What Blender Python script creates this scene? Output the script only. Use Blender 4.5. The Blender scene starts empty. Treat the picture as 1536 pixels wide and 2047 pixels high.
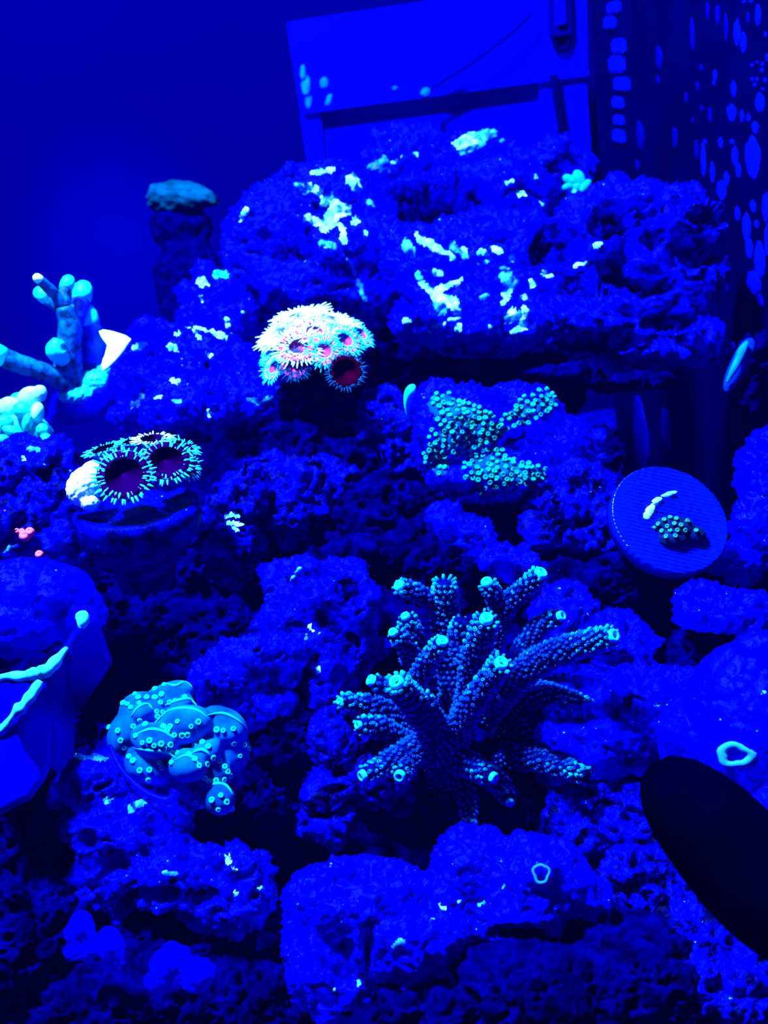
import bpy, bmesh, math, random
import numpy as np
from mathutils import Vector, Matrix, noise
from mathutils.bvhtree import BVHTree

S = bpy.context.scene
COL = S.collection
rng = np.random.RandomState(7)
random.seed(7)

# ------------------------------------------------------------------ camera
W, H, F = 1536.0, 2047.0, 2195.0
CAM = np.array([0.0, 0.0, 0.30])
PITCH, ROLL = math.radians(-22.0), math.radians(-8.5)
cam_d = bpy.data.cameras.new('camera')
cam = bpy.data.objects.new('camera', cam_d)
COL.objects.link(cam)
M = Matrix.Rotation(math.pi / 2 + PITCH, 4, 'X') @ Matrix.Rotation(ROLL, 4, 'Z')
cam.matrix_world = Matrix.Translation(CAM.tolist()) @ M
cam_d.sensor_fit = 'VERTICAL'
cam_d.sensor_height = 24.0
cam_d.lens = 24.0 * F / H
cam_d.clip_start = 0.01
cam_d.dof.use_dof = True
cam_d.dof.focus_distance = 0.27
cam_d.dof.aperture_fstop = 20.0
S.camera = cam
M3 = np.array(M.to_3x3())
RIGHT, UP, FWD = M3[:, 0], M3[:, 1], -M3[:, 2]

# ------------------------------------------------------------------ light
S.view_settings.view_transform = 'Standard'
S.view_settings.look = 'None'
S.view_settings.gamma = 1.0
S.view_settings.use_curve_mapping = False
S.view_settings.exposure = 0.0
wd = bpy.data.worlds.new('tank_ambience')
S.world = wd
wd.use_nodes = True
wd.node_tree.nodes['Background'].inputs[0].default_value = (0.0, 0.006, 0.20, 1)
wd.node_tree.nodes['Background'].inputs[1].default_value = 0.6

def area(name, loc, target, size, power, col):
    d = bpy.data.lights.new(name, 'AREA')
    d.shape = 'RECTANGLE'
    d.size, d.size_y = size
    d.energy = power
    d.color = col
    o = bpy.data.objects.new(name, d)
    COL.objects.link(o)
    o.location = loc
    o.rotation_euler = (Vector(target) - Vector(loc)).to_track_quat('-Z', 'Y').to_euler()
    return o
LAMP = (0.20, 0.62, 1.0)
area('reef_lamp', (-0.20, 0.27, 0.93), (0.0, 0.34, 0.15), (0.12, 0.09), 82.0, LAMP)
def spot(name, loc, target, power, ang, blend, col):
    d = bpy.data.lights.new(name, 'SPOT'); d.energy = power; d.color = col; d.spot_size = math.radians(ang); d.spot_blend = blend; d.shadow_soft_size = .03
    o = bpy.data.objects.new(name, d); COL.objects.link(o); o.location = loc
    o.rotation_euler = (Vector(target) - Vector(loc)).to_track_quat('-Z', 'Y').to_euler()
spot('added_glow_spot', (-0.16, 0.66, 0.50), (-0.185, 0.90, 0.10), 62.0, 34, 1.0, LAMP)  # added spot, stands in for a soft reflected glow on the back wall
area('rear_lamp', (0.02, 0.62, 0.95), (0.0, 0.62, 0.15), (0.5, 0.06), 6.0, LAMP)

# ------------------------------------------------------------------ maths helpers
def at(px, py, d):
    """world point seen at pixel (px, py) of the 1536 x 2047 frame, d metres along the view axis"""
    return CAM + d * ((px - W / 2) / F * RIGHT + (H / 2 - py) / F * UP + FWD)

def proj(P):
    q = np.asarray(P) - CAM
    z = q @ FWD
    return W / 2 + F * (q @ RIGHT) / z, H / 2 - F * (q @ UP) / z, z

_perm = rng.permutation(256).astype(np.int32)
_perm = np.concatenate([_perm, _perm])
_grad = rng.normal(size=(256, 3)).astype(np.float32)
_grad /= np.linalg.norm(_grad, axis=1, keepdims=True)

def pn(p):
    """gradient noise, about -0.8 .. 0.8"""
    p = p.astype(np.float32)
    i = np.floor(p).astype(np.int32)
    f = p - i
    i &= 255
    u = f * f * f * (f * (f * 6 - 15) + 10)
    out = 0
    for dx in (0, 1):
        wx = u[:, 0] if dx else 1 - u[:, 0]
        ix = _perm[(i[:, 0] + dx) & 255]
        for dy in (0, 1):
            wy = wx * (u[:, 1] if dy else 1 - u[:, 1])
            iy = _perm[ix + ((i[:, 1] + dy) & 255)]
            for dz in (0, 1):
                w = wy * (u[:, 2] if dz else 1 - u[:, 2])
                g = _grad[_perm[iy + ((i[:, 2] + dz) & 255)]]
                out = out + w * (g[:, 0] * (f[:, 0] - dx) + g[:, 1] * (f[:, 1] - dy) + g[:, 2] * (f[:, 2] - dz))
    return out * 1.5

def sst(a, b, x):
    t = np.clip((x - a) / (b - a), 0, 1)
    return t * t * (3 - 2 * t)

# ------------------------------------------------------------------ materials
def rgb(c): return (c[0], c[1], c[2], 1)

def new_mat(name):
    m = bpy.data.materials.new(name)
    m.use_nodes = True
    nt = m.node_tree
    return m, nt, nt.nodes['Principled BSDF']

def plain(name, c, rough=0.5, spec=0.3, var=0.0, scale=300, bump=0.0):
    m, nt, b = new_mat(name)
    b.inputs['Roughness'].default_value = rough
    b.inputs['Specular IOR Level'].default_value = spec * 0.4
    b.inputs['Base Color'].default_value = rgb(c)
    tc = nt.nodes.new('ShaderNodeTexCoord')
    n = nt.nodes.new('ShaderNodeTexNoise')
    n.inputs['Scale'].default_value = scale
    n.inputs['Detail'].default_value = 4
    nt.links.new(tc.outputs['Object'], n.inputs['Vector'])
    if var:
        mx = nt.nodes.new('ShaderNodeMixRGB')
        mx.inputs[1].default_value = rgb([x * (1 - var) for x in c])
        mx.inputs[2].default_value = rgb([min(1, x * (1 + var)) for x in c])
        r = nt.nodes.new('ShaderNodeValToRGB')
        r.color_ramp.elements[0].position = 0.35
        r.color_ramp.elements[1].position = 0.65
        nt.links.new(n.outputs['Fac'], r.inputs[0])
        nt.links.new(r.outputs[0], mx.inputs[0])
        nt.links.new(mx.outputs[0], b.inputs['Base Color'])
    if bump:
        bp = nt.nodes.new('ShaderNodeBump')
        bp.inputs['Strength'].default_value = bump
        bp.inputs['Distance'].default_value = 0.0006
        nt.links.new(n.outputs['Fac'], bp.inputs['Height'])
        nt.links.new(bp.outputs[0], b.inputs['Normal'])
    return m

def rock_mat(name, dark, light, fleck=(0.05, 0.5, 0.9), fleck_at=0.735, spec=0.006, seed=0.0, bump=0.5, mid=0.5):
    m, nt, b = new_mat(name)
    N, L = nt.nodes, nt.links
    tc = N.new('ShaderNodeTexCoord')
    mp = N.new('ShaderNodeMapping')
    mp.inputs['Location'].default_value = (seed, seed * 1.7, -seed)
    L.new(tc.outputs['Object'], mp.inputs['Vector'])
    def nz(scale, det=3, rough=0.6):
        n = N.new('ShaderNodeTexNoise')
        n.inputs['Scale'].default_value = scale
        n.inputs['Detail'].default_value = det
        n.inputs['Roughness'].default_value = rough
        L.new(mp.outputs[0], n.inputs['Vector'])
        return n.outputs['Fac']
    def ramp(src, a, c):
        r = N.new('ShaderNodeValToRGB')
        r.color_ramp.elements[0].position = a
        r.color_ramp.elements[1].position = c
        L.new(src, r.inputs[0])
        return r.outputs[0]
    def mix(fac, a, c):
        x = N.new('ShaderNodeMixRGB')
        L.new(fac, x.inputs[0])
        for k, v in ((1, a), (2, c)):
            if isinstance(v, tuple): x.inputs[k].default_value = rgb(v)
            else: L.new(v, x.inputs[k])
        return x.outputs[0]
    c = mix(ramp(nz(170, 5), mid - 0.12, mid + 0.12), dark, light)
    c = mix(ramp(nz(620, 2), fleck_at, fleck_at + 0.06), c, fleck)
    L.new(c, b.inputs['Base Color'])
    b.inputs['Roughness'].default_value = 0.4
    b.inputs['Specular IOR Level'].default_value = spec
    bp = N.new('ShaderNodeBump')
    bp.inputs['Strength'].default_value = bump
    bp.inputs['Distance'].default_value = 0.0012
    L.new(nz(520, 4, 0.65), bp.inputs['Height'])
    L.new(bp.outputs[0], b.inputs['Normal'])
    return m

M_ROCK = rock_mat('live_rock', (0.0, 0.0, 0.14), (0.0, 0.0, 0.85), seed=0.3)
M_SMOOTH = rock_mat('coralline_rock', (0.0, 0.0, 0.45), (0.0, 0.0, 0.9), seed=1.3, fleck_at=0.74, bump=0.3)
M_DARK = rock_mat('shade_dark_rock', (0.0, 0.0, 0.014), (0.0, 0.0, 0.05), fleck=(0.0, 0.02, 0.3), seed=2.1, fleck_at=0.76, spec=0.0)  # near-black colour carries the shade of caves, gaps and undersides
M_MID = rock_mat('shaded_rock', (0.0, 0.0, 0.02), (0.0, 0.0, 0.34), seed=4.2, fleck_at=0.75)  # darker copy of the rock, half shade put into its colour
M_CRUST = rock_mat('pale_crust', (0.01, 0.26, 0.85), (0.34, 0.72, 0.75), fleck=(0.6, 0.9, 0.9), seed=3.0, mid=0.47, spec=0.1)
M_CRUST_B = rock_mat('blue_crust', (0.0, 0.035, 0.7), (0.02, 0.22, 0.8), fleck=(0.1, 0.5, 0.8), seed=3.6, spec=0.1)
M_TIP = plain('cyan_tissue', (0.0, 0.72, 0.85), 0.5, 0.3, 0.1, 900)
M_ACRO = plain('branch_tissue', (0.0, 0.001, 0.05), 0.6, 0.0, 0.4, 700, 0.6)
M_CORAL = plain('corallite_tissue', (0.0, 0.028, 0.34), 0.5, 0.02, 0.6, 500)
M_BLACK = plain('black_shell', (0.0, 0.0, 0.004), 0.8, 0.0, 0.5, 60)
M_WHITE = plain('pale_tissue', (0.75, 0.95, 0.95), 0.6, 0.2, 0.15, 500, 0.4)

# ------------------------------------------------------------------ mesh helpers
def mesh_np(name, V, Fc, smooth=True):
    me = bpy.data.meshes.new(name)
    V = np.asarray(V, dtype=np.float32)
    if isinstance(Fc, np.ndarray):
        n, k = Fc.shape
        me.vertices.add(len(V)); me.vertices.foreach_set('co', V.ravel())
        me.loops.add(n * k); me.loops.foreach_set('vertex_index', Fc.astype(np.int32).ravel())
        me.polygons.add(n); me.polygons.foreach_set('loop_start', np.arange(n, dtype=np.int32) * k)
        me.update(calc_edges=True); me.validate()
    else:
        me.from_pydata(V.tolist(), [], [tuple(f) for f in Fc])
        me.update()
    if smooth: me.polygons.foreach_set('use_smooth', np.ones(len(me.polygons), dtype=bool))
    return me

def obj(name, me, mat=None, parent=None, loc=None):
    o = bpy.data.objects.new(name, me)
    COL.objects.link(o)
    if mat and me is not None and not me.materials: me.materials.append(mat)
    if parent: o.parent = parent
    if loc is not None: o.location = [float(x) for x in loc]
    return o

def tag(o, label, cat, group=None, kind=None):
    o['label'] = label; o['category'] = cat
    if group: o['group'] = group
    if kind: o['kind'] = kind
    return o

def empty(name, loc, label, cat, group=None):
    o = obj(name, None, loc=loc)
    o.empty_display_size = 0.005
    return tag(o, label, cat, group)

_bm = bmesh.new(); bmesh.ops.create_icosphere(_bm, subdivisions=3, radius=1)
ICO_V = np.array([v.co[:] for v in _bm.verts]); ICO_F = np.array([[v.index for v in f.verts] for f in _bm.faces]); _bm.free()

def blob_union(blobs, vox):
    """closed voxel-remeshed union of ellipsoids: (centre, 3x3 axes)"""
    V = np.concatenate([c + ICO_V @ A for c, A in blobs])
    Fc = np.concatenate([ICO_F + k * len(ICO_V) for k in range(len(blobs))])
    me = mesh_np('blobs', V, Fc)
    o = bpy.data.objects.new('blobs', me); COL.objects.link(o)
    md = o.modifiers.new('r', 'REMESH'); md.mode = 'VOXEL'; md.voxel_size = vox; md.adaptivity = 0
    dg = bpy.context.evaluated_depsgraph_get()
    out = bpy.data.meshes.new_from_object(o.evaluated_get(dg))
    bpy.data.objects.remove(o); bpy.data.meshes.remove(me)
    n = len(out.vertices)
    v = np.empty(n * 3, np.float32); out.vertices.foreach_get('co', v)
    f = np.empty(len(out.polygons) * 4, np.int32); out.loops.foreach_get('vertex_index', f)
    bpy.data.meshes.remove(out)
    return v.reshape(-1, 3), f.reshape(-1, 4)

def normals(V, Fq):
    a, b, c, d = (V[Fq[:, k]] for k in range(4))
    n = np.cross(c - a, d - b)
    N = np.zeros_like(V)
    for k in range(4):
        for j in range(3): N[:, j] += np.bincount(Fq[:, k], n[:, j], len(V))
    return N / (np.linalg.norm(N, axis=1, keepdims=True) + 1e-12)

def relax(V, Fq, it=2):
    for _ in range(it):
        acc = np.zeros_like(V); cnt = np.zeros(len(V))
        for k in range(4):
            q = Fq[:, (k + 1) & 3]
            for j in range(3): acc[:, j] += np.bincount(Fq[:, k], V[q, j], len(V))
            cnt += np.bincount(Fq[:, k], None, len(V))
        V = 0.4 * V + 0.6 * acc / np.maximum(cnt, 1)[:, None]
    return V.astype(np.float32)

def ell(px, py, d, rx, ry, rz=None, ang=0.0):
    """ellipsoid with radii in pixels at its depth; ang turns it in the picture plane (degrees, clockwise)"""
    s = d / F
    a = math.radians(ang)
    ca, sa = math.cos(a), math.sin(a)
    X = ca * RIGHT - sa * UP
    Y = sa * RIGHT + ca * UP
    rz = rz or (rx + ry) * 0.5
    return at(px, py, d), np.array([X * rx * s, Y * ry * s, FWD * rz * s])

def seg_d(x, y, s):
    x0, y0, x1, y1, w = s
    dx, dy = x1 - x0, y1 - y0
    L = dx * dx + dy * dy + 1e-9
    t = np.clip(((x - x0) * dx + (y - y0) * dy) / L, 0, 1)
    return np.hypot(x - x0 - t * dx, y - y0 - t * dy) - w

def islands(Fq):
    lab = {}
    def find(a):
        while lab.setdefault(a, a) != a: lab[a] = lab[lab[a]]; a = lab[a]
        return a
    for f in Fq.tolist():
        r = find(f[0])
        for v in f[1:]: lab[find(v)] = r
    g = {}
    for k, f in enumerate(Fq.tolist()): g.setdefault(find(f[0]), []).append(k)
    return [Fq[v] for v in g.values()]

ROCKS = {}
GROW = 1.18
def rock(name, label, spec, mat=M_ROCK, seed=0, amp=1.0, fine=1.0, nrand=14, vox=4.6, pits=1.0, patches=(), carve=()):
    """a piece of live rock: ellipsoids given in pixels + depth, knobs scattered on them, eroded by noise;
    patches = [(material, [strokes])] become proud crust pieces cut from its own surface"""
    r = np.random.RandomState(1000 + seed)
    spec = [(b[0], b[1], b[2], b[3] * GROW, b[4] * GROW) + tuple(b[5:]) for b in spec]
    blobs = [ell(*b) for b in spec]
    D = np.mean([b[2] for b in spec])
    base = list(blobs)
    area_ = np.array([b[3] * b[4] for b in spec], float); area_ /= area_.sum()
    for _ in range(nrand):
        k = r.choice(len(base), p=area_)
        c, A = base[k]
        u = r.normal(size=3); u[2] = -abs(u[2]) * 0.8 if r.rand() < 0.75 else u[2]
        u /= np.linalg.norm(u)
        rad = np.linalg.norm(A, axis=1).min() * r.uniform(0.16, 0.42)
        Q, _q = np.linalg.qr(r.normal(size=(3, 3)))
        blobs.append((c + (u * 0.92) @ A, Q * (rad * r.uniform(0.7, 1.4, size=3))[:, None]))
    V, Fq = blob_union(blobs, vox * D / F)
    V = relax(V, Fq, 3)
    N = normals(V, Fq)
    s = D / F                                     # metres per pixel here
    o3 = r.uniform(-50, 50, size=3)
    P = V / s                                     # pixel-sized coordinates keep the grain alike at every distance
    big = pn(P / 75 + o3) + 0.5 * pn(P / 36 + o3 + 9)
    bil = np.abs(pn(P / 34 + o3 + 3))
    pit = sst(0.22, 0.40, pn(P / 32 + o3 + 21)) + 0.5 * sst(0.24, 0.40, pn(P / 15 + o3 + 31))
    fin = pn(P / 9 + o3 + 5) + 2.2 * sst(0.26, 0.46, pn(P / 13 + o3 + 55))
    dsp = amp * (19 * big + 8 * (bil - 0.25)) - pits * 19 * pit + fine * 2.6 * fin
    V = V + N * (dsp * s)[:, None].astype(np.float32)
    if carve:                                     # hollows: (px, py, rx, ry, depth) in pixels, eaten into the rock
        x, y, z_ = proj(V)
        wobx, woby = 9 * pn(P / 22 + o3 + 40), 9 * pn(P / 22 + o3 + 45)
        front = z_ < np.median(z_) + 0.25 * (z_.max() - np.median(z_))
        for cx, cy, rx, ry, dep in carve:
            q = np.hypot((x + wobx - cx) / rx, (y + woby - cy) / ry)
            V = V + (FWD[None, :] * ((1 - sst(.72, 1.12, q)) * front * dep * s)[:, None] * (.75 + .5 * pn(P / 18 + o3))[:, None]).astype(np.float32)
    C = V.mean(axis=0)
    o = obj(name, mesh_np(name, V - C, Fq), mat, loc=C)
    tag(o, label, 'rock')
    if patches:
        Nn = normals(V, Fq)
        x, y, _ = proj(V)
        face = np.einsum('ij,ij->i', Nn, CAM - V) > 0
        wob = 5.0 * pn(P / 14 + o3 + 70) + 3.0 * pn(P / 6 + o3 + 80)
        for pm, strokes, *nm in patches:
            for st in strokes:
                dd = seg_d(x, y, st) + wob
                ins = (dd < 0) & face
                fs = ins[Fq].sum(axis=1) >= 3
                if fs.sum() < 3: continue
                for FF in islands(Fq[fs]):
                    if len(FF) < 4: continue
                    ids = np.unique(FF); mp = np.full(len(V), -1); mp[ids] = np.arange(len(ids))
                    h = np.clip(-dd[ids] / 4.0, -0.1, 1.0) * 2.0 * s
                    PV = V[ids] + Nn[ids] * h[:, None]
                    obj(nm[0] if nm else 'crust_patch', mesh_np('crust_patch', PV - C, mp[FF]), pm, o)
    ROCKS[label] = o
    return o

def bvh(o):
    me = o.data
    n = len(me.vertices); v = np.empty(n * 3, np.float32); me.vertices.foreach_get('co', v)
    v = v.reshape(-1, 3) + np.array(o.location, np.float32)
    k = len(me.loops) // len(me.polygons)
    f = np.empty(len(me.loops), np.int32); me.loops.foreach_get('vertex_index', f)
    return BVHTree.FromPolygons(v.tolist(), f.reshape(-1, k).tolist())

def hit(tree, px, py):
    d = Vector((at(px, py, 1.0) - CAM).tolist()).normalized()
    p, n, i, t = tree.ray_cast(Vector(CAM.tolist()), d)
    return (np.array(p), np.array(n)) if p is not None else None

def frame(n, spin=0.0):
    n = Vector([float(x) for x in n]).normalized()
    q = n.to_track_quat('Z', 'Y').to_matrix().to_4x4()
    return q @ Matrix.Rotation(spin, 4, 'Z')

def put(o, loc, n=None, spin=0.0, sc=1.0):
    m = Matrix.Translation([float(x) for x in loc])
    if n is not None: m = m @ frame(n, spin)
    o.matrix_local = m @ Matrix.Scale(sc, 4) if not isinstance(sc, tuple) else m @ Matrix.Diagonal((*sc, 1))
    return o

def sweep(pts, rad, seg=12, cap=True):
    """tube through pts (n,3) with radii; returns V, quads/tris list, frames"""
    pts = np.asarray(pts, float); n = len(pts)
    T = np.gradient(pts, axis=0); T /= np.linalg.norm(T, axis=1, keepdims=True)
    ref = np.array([0.3, -0.8, 0.5]); u = np.cross(T[0], ref); u /= np.linalg.norm(u)
    V = []; fr = []
    for i in range(n):
        u = u - T[i] * (u @ T[i]); u /= np.linalg.norm(u)
        w = np.cross(T[i], u); fr.append((T[i], u, w))
        a = np.arange(seg) / seg * 2 * math.pi
        V.append(pts[i] + rad[i] * (np.cos(a)[:, None] * u + np.sin(a)[:, None] * w))
    V = np.concatenate(V)
    Fc = []
    for i in range(n - 1):
        for k in range(seg):
            a, b = i * seg + k, i * seg + (k + 1) % seg
            Fc.append((a, b, b + seg, a + seg))
    if cap:
        Fc.append(tuple(range(seg))[::-1]); Fc.append(tuple((n - 1) * seg + k for k in range(seg)))
    return V, Fc, fr

def catmull(ctrl, per=8):
    c = np.asarray(ctrl, float)
    c = np.vstack([2 * c[0] - c[1], c, 2 * c[-1] - c[-2]])
    out = []
    for i in range(1, len(c) - 2):
        for t in np.arange(per) / per:
            p0, p1, p2, p3 = c[i - 1:i + 3]
            out.append(0.5 * (2 * p1 + (p2 - p0) * t + (2 * p0 - 5 * p1 + 4 * p2 - p3) * t * t + (3 * p1 - p0 - 3 * p2 + p3) * t ** 3))
    out.append(c[-2])
    return np.array(out)

def path(ctrl, per=8):
    """ctrl rows (px, py, depth, radius_px) -> world points and radii"""
    c = catmull(ctrl, per)
    return np.array([at(*p[:3]) for p in c]), np.array([p[3] * p[2] / F for p in c])

def lathe(prof, seg=16):
    """profile [(r, z)] around Z"""
    V = []; Fc = []
    a = np.arange(seg) / seg * 2 * math.pi
    for r, z in prof:
        for t in a: V.append((r * math.cos(t), r * math.sin(t), z))
    for i in range(len(prof) - 1):
        for k in range(seg):
            p, q = i * seg + k, i * seg + (k + 1) % seg
            Fc.append((p, q, q + seg, p + seg))
    Fc.append(tuple(range(seg))[::-1]); Fc.append(tuple((len(prof) - 1) * seg + k for k in range(seg)))
    return np.array(V), Fc

def boxm(x0, x1, y0, y1, z0, z1, bev=0.0):
    bm = bmesh.new(); bmesh.ops.create_cube(bm, size=1)
    for v in bm.verts:
        v.co = ((x0 + x1) / 2 + v.co.x * (x1 - x0), (y0 + y1) / 2 + v.co.y * (y1 - y0), (z0 + z1) / 2 + v.co.z * (z1 - z0))
    if bev: bmesh.ops.bevel(bm, geom=bm.edges[:], offset=bev, segments=2, affect='EDGES')
    me = bpy.data.meshes.new('box'); bm.to_mesh(me); bm.free()
    return me

M_MATS = plain('polyp_mat_teal', (0.0, 0.03, 0.16), 0.6, 0.02, 0.5, 200, .4)
M_CHIP = plain('chip_blue', (0.0, 0.0, 1.0), 0.7, 0.0, 0.1, 200, 0.3)
# ------------------------------------------------------------------ setting
M_WALL = plain('tank_wall_blue', (0.0, 0.0, 0.05), 0.8, 0.0, 0.08, 4)
M_SAND = rock_mat('dark_sand', (0.0, 0.0, 0.08), (0.0, 0.0, 0.25), seed=5)
def struct(name, me, mat):
    o = obj(name, me, mat); o['kind'] = 'structure'
    return o
struct('wall_back', boxm(-0.55, 0.45, 0.90, 0.92, -0.02, 0.62), M_WALL)
struct('wall_left', boxm(-0.57, -0.55, 0.0, 0.92, -0.02, 0.62), M_WALL)
struct('floor', boxm(-0.57, 0.45, 0.0, 0.92, -0.02, 0.0), M_SAND)

# ------------------------------------------------------------------ the reef, back to front
K_BACK = [(M_CRUST, [(480, 440, 492, 420, 7), (625, 345, 668, 340, 5), (632, 375, 643, 390, 8), (625, 372, 600, 378, 7),
                    (700, 355, 712, 375, 11), (655, 405, 690, 420, 14), (668, 430, 650, 455, 14), (640, 445, 612, 435, 8), (683, 450, 688, 480, 7), (700, 443, 715, 442, 6), (731, 463, 732, 465, 4)]),
          (M_CRUST_B, [(612, 380, 598, 372, 9), (640, 485, 665, 490, 8), (728, 398, 742, 408, 7), (655, 395, 665, 405, 12), (700, 520, 730, 600, 6)])]
M_WATER, _nt, _b = new_mat('tank_water')
_nt.nodes.remove(_b)
_vs = _nt.nodes.new('ShaderNodeVolumeScatter')
_vs.inputs['Color'].default_value = (0.0, 0.01, 1.0, 1)
_vs.inputs['Density'].default_value = 0.02
_nt.links.new(_vs.outputs[0], _nt.nodes['Material Output'].inputs['Volume'])
struct('water', boxm(-0.56, 0.44, -0.30, 0.91, -0.01, 0.60), M_WATER)
rock('live_rock', 'broad rounded boulder with cyan crust on its crown, behind the bright anemone cluster',
     [(545, 500, .46, 82, 110), (650, 440, .47, 120, 95), (640, 560, .45, 120, 70), (720, 540, .45, 110, 95), (480, 490, .465, 25, 70)],
     seed=1, nrand=16, vox=3.6, carve=[(575, 505, 38, 18, 70), (610, 495, 26, 24, 80), (510, 502, 22, 6, 40), (670, 570, 28, 16, 60), (640, 415, 22, 8, 40)], pits=.7, amp=.8, patches=K_BACK)
rock('live_rock', 'peaked rock at the rear top of the reef with a pale band under its peak',
     [(820, 310, .50, 75, 50), (770, 340, .50, 50, 40), (850, 380, .51, 100, 60)], seed=2, vox=4, amp=.8, carve=[(830, 372, 80, 24, 110)],
     patches=[(M_CRUST, [(785, 328, 808, 310, 6), (808, 310, 834, 306, 4)]), (M_CRUST_B, [(745, 335, 770, 320, 9), (755, 350, 770, 340, 7)])])
rock('live_rock', 'leaning slab rock with a wide pale patch on its upper edge, below the blue box',
     [(975, 310, .49, 70, 42, 40, 12), (1020, 325, .49, 35, 25), (920, 330, .49, 40, 35)], mat=M_SMOOTH, seed=3, vox=3.6, amp=.6, pits=.4,
     patches=[(M_CRUST, [(915, 290, 945, 272, 10), (930, 295, 950, 285, 9)]), (M_CRUST_B, [(945, 275, 985, 265, 10), (960, 290, 930, 300, 10), (1005, 282, 1014, 284, 5), (905, 343, 930, 348, 6), (950, 352, 968, 353, 4)])])
rock('live_rock', 'hollowed rock under the leaning slab, dark in its middle',
     [(870, 420, .485, 120, 55), (1000, 400, .475, 120, 60), (1090, 380, .475, 80, 70), (1130, 330, .49, 50, 30)], seed=4, amp=1.0, pits=1.4, carve=[(835, 418, 105, 52, 220), (930, 395, 70, 34, 160), (1000, 425, 40, 16, 60), (1112, 488, 50, 44, 220)],
     patches=[(M_CRUST, [(1012, 365, 1025, 360, 5), (1040, 368, 1060, 362, 5), (1070, 352, 1080, 351, 4), (1038, 385, 1043, 388, 8), (1083, 412, 1084, 416, 6)]),
              (M_CRUST_B, [(1075, 445, 1100, 435, 7), (1120, 450, 1125, 455, 7), (1075, 480, 1080, 475, 6)])])
rock('live_rock', 'large centre rock scrawled all over with pale cyan worm crusts',
     [(890, 550, .44, 130, 90), (1030, 560, .435, 110, 95), (960, 640, .43, 150, 55), (990, 660, .42, 110, 42), (880, 620, .43, 90, 60), (1000, 470, .45, 90, 45)],
     mat=M_SMOOTH, seed=5, nrand=16, carve=[(1105, 488, 46, 40, 220), (1000, 470, 26, 12, 60), (770, 540, 30, 14, 60), (800, 600, 30, 30, 80), (950, 690, 60, 20, 90), (1060, 520, 24, 14, 60)], vox=3.4, amp=.8, pits=.7,
     patches=[(M_CRUST, [(835, 470, 838, 480, 5), (845, 480, 880, 500, 8), (880, 500, 905, 515, 6), (925, 500, 932, 503, 7), (960, 505, 972, 508, 8), (985, 498, 1000, 502, 7), (1025, 515, 1026, 517, 6),
                         (838, 548, 840, 560, 6), (842, 565, 860, 580, 6), (870, 543, 882, 545, 7), (878, 578, 905, 570, 7), (905, 570, 922, 558, 5), (870, 592, 905, 605, 12), (900, 605, 915, 625, 9),
                         (812, 640, 820, 645, 6), (838, 646, 839, 648, 5), (865, 655, 890, 648, 5), (900, 638, 918, 636, 6), (918, 652, 914, 662, 5), (850, 664, 860, 664, 4), (1010, 588, 1020, 580, 7), (1015, 590, 1008, 605, 6),
                         (1032, 590, 1055, 596, 5), (1060, 562, 1066, 575, 6), (1085, 545, 1115, 555, 6), (1115, 570, 1122, 600, 9), (1050, 620, 1045, 655, 8), (1020, 625, 1025, 625, 8), (1040, 655, 1025, 665, 8), (978, 652, 982, 660, 6), (995, 658, 998, 665, 6), (985, 685, 1000, 685, 5), (1035, 675, 1030, 685, 4)]),
              (M_CRUST_B, [(815, 490, 820, 505, 12), (905, 490, 930, 510, 8), (1010, 545, 1025, 570, 14), (960, 525, 975, 522, 6), (875, 610, 885, 620, 10), (1010, 640, 1040, 630, 8), (967, 596, 972, 590, 7), (700, 610, 730, 570, 7)])])
rock('live_rock', 'big craggy boulder full of hollows standing beside the dark overflow wall',
     [(1260, 460, .42, 130, 85), (1170, 520, .42, 70, 100), (1340, 560, .42, 100, 100), (1200, 640, .41, 110, 60), (1310, 680, .41, 120, 50), (1370, 450, .43, 55, 60)],
     seed=6, nrand=22, carve=[(1112, 488, 50, 44, 260), (1215, 445, 42, 30, 90), (1228, 530, 34, 34, 120), (1420, 430, 40, 22, 110), (1400, 500, 50, 34, 120), (1290, 570, 60, 22, 80), (1180, 580, 50, 14, 70), (1340, 640, 60, 26, 100), (1190, 680, 90, 22, 90)], amp=1.2, pits=2.0,
     patches=[(M_CRUST, [(1181, 475, 1183, 474, 4), (1190, 492, 1200, 487, 4), (1150, 530, 1175, 528, 4), (1295, 481, 1302, 481, 4), (1235, 560, 1245, 557, 4), (1290, 645, 1296, 640, 6)])])
rock('live_rock', 'thin overhanging ledge rock under the craggy boulder, above the dark gap',
     [(1130, 750, .40, 75, 18), (1230, 765, .40, 80, 14), (1300, 760, .40, 40, 14)], mat=M_DARK, seed=7, amp=.7, pits=.8)
rock('live_rock', 'small cone rock with a pale tip left of the rounded boulder',
     [(435, 600, .43, 48, 52), (425, 640, .43, 58, 46), (470, 640, .43, 40, 46)], mat=M_SMOOTH, seed=8, nrand=6, vox=3.6, amp=.6, pits=.5,
     patches=[(M_CRUST, [(403, 562, 410, 566, 10), (401, 590, 402, 602, 5), (424, 605, 426, 606, 4), (453, 640, 458, 655, 5), (484, 622, 486, 624, 5)]), (M_TIP, [(435, 548, 448, 550, 8)])])
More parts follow.
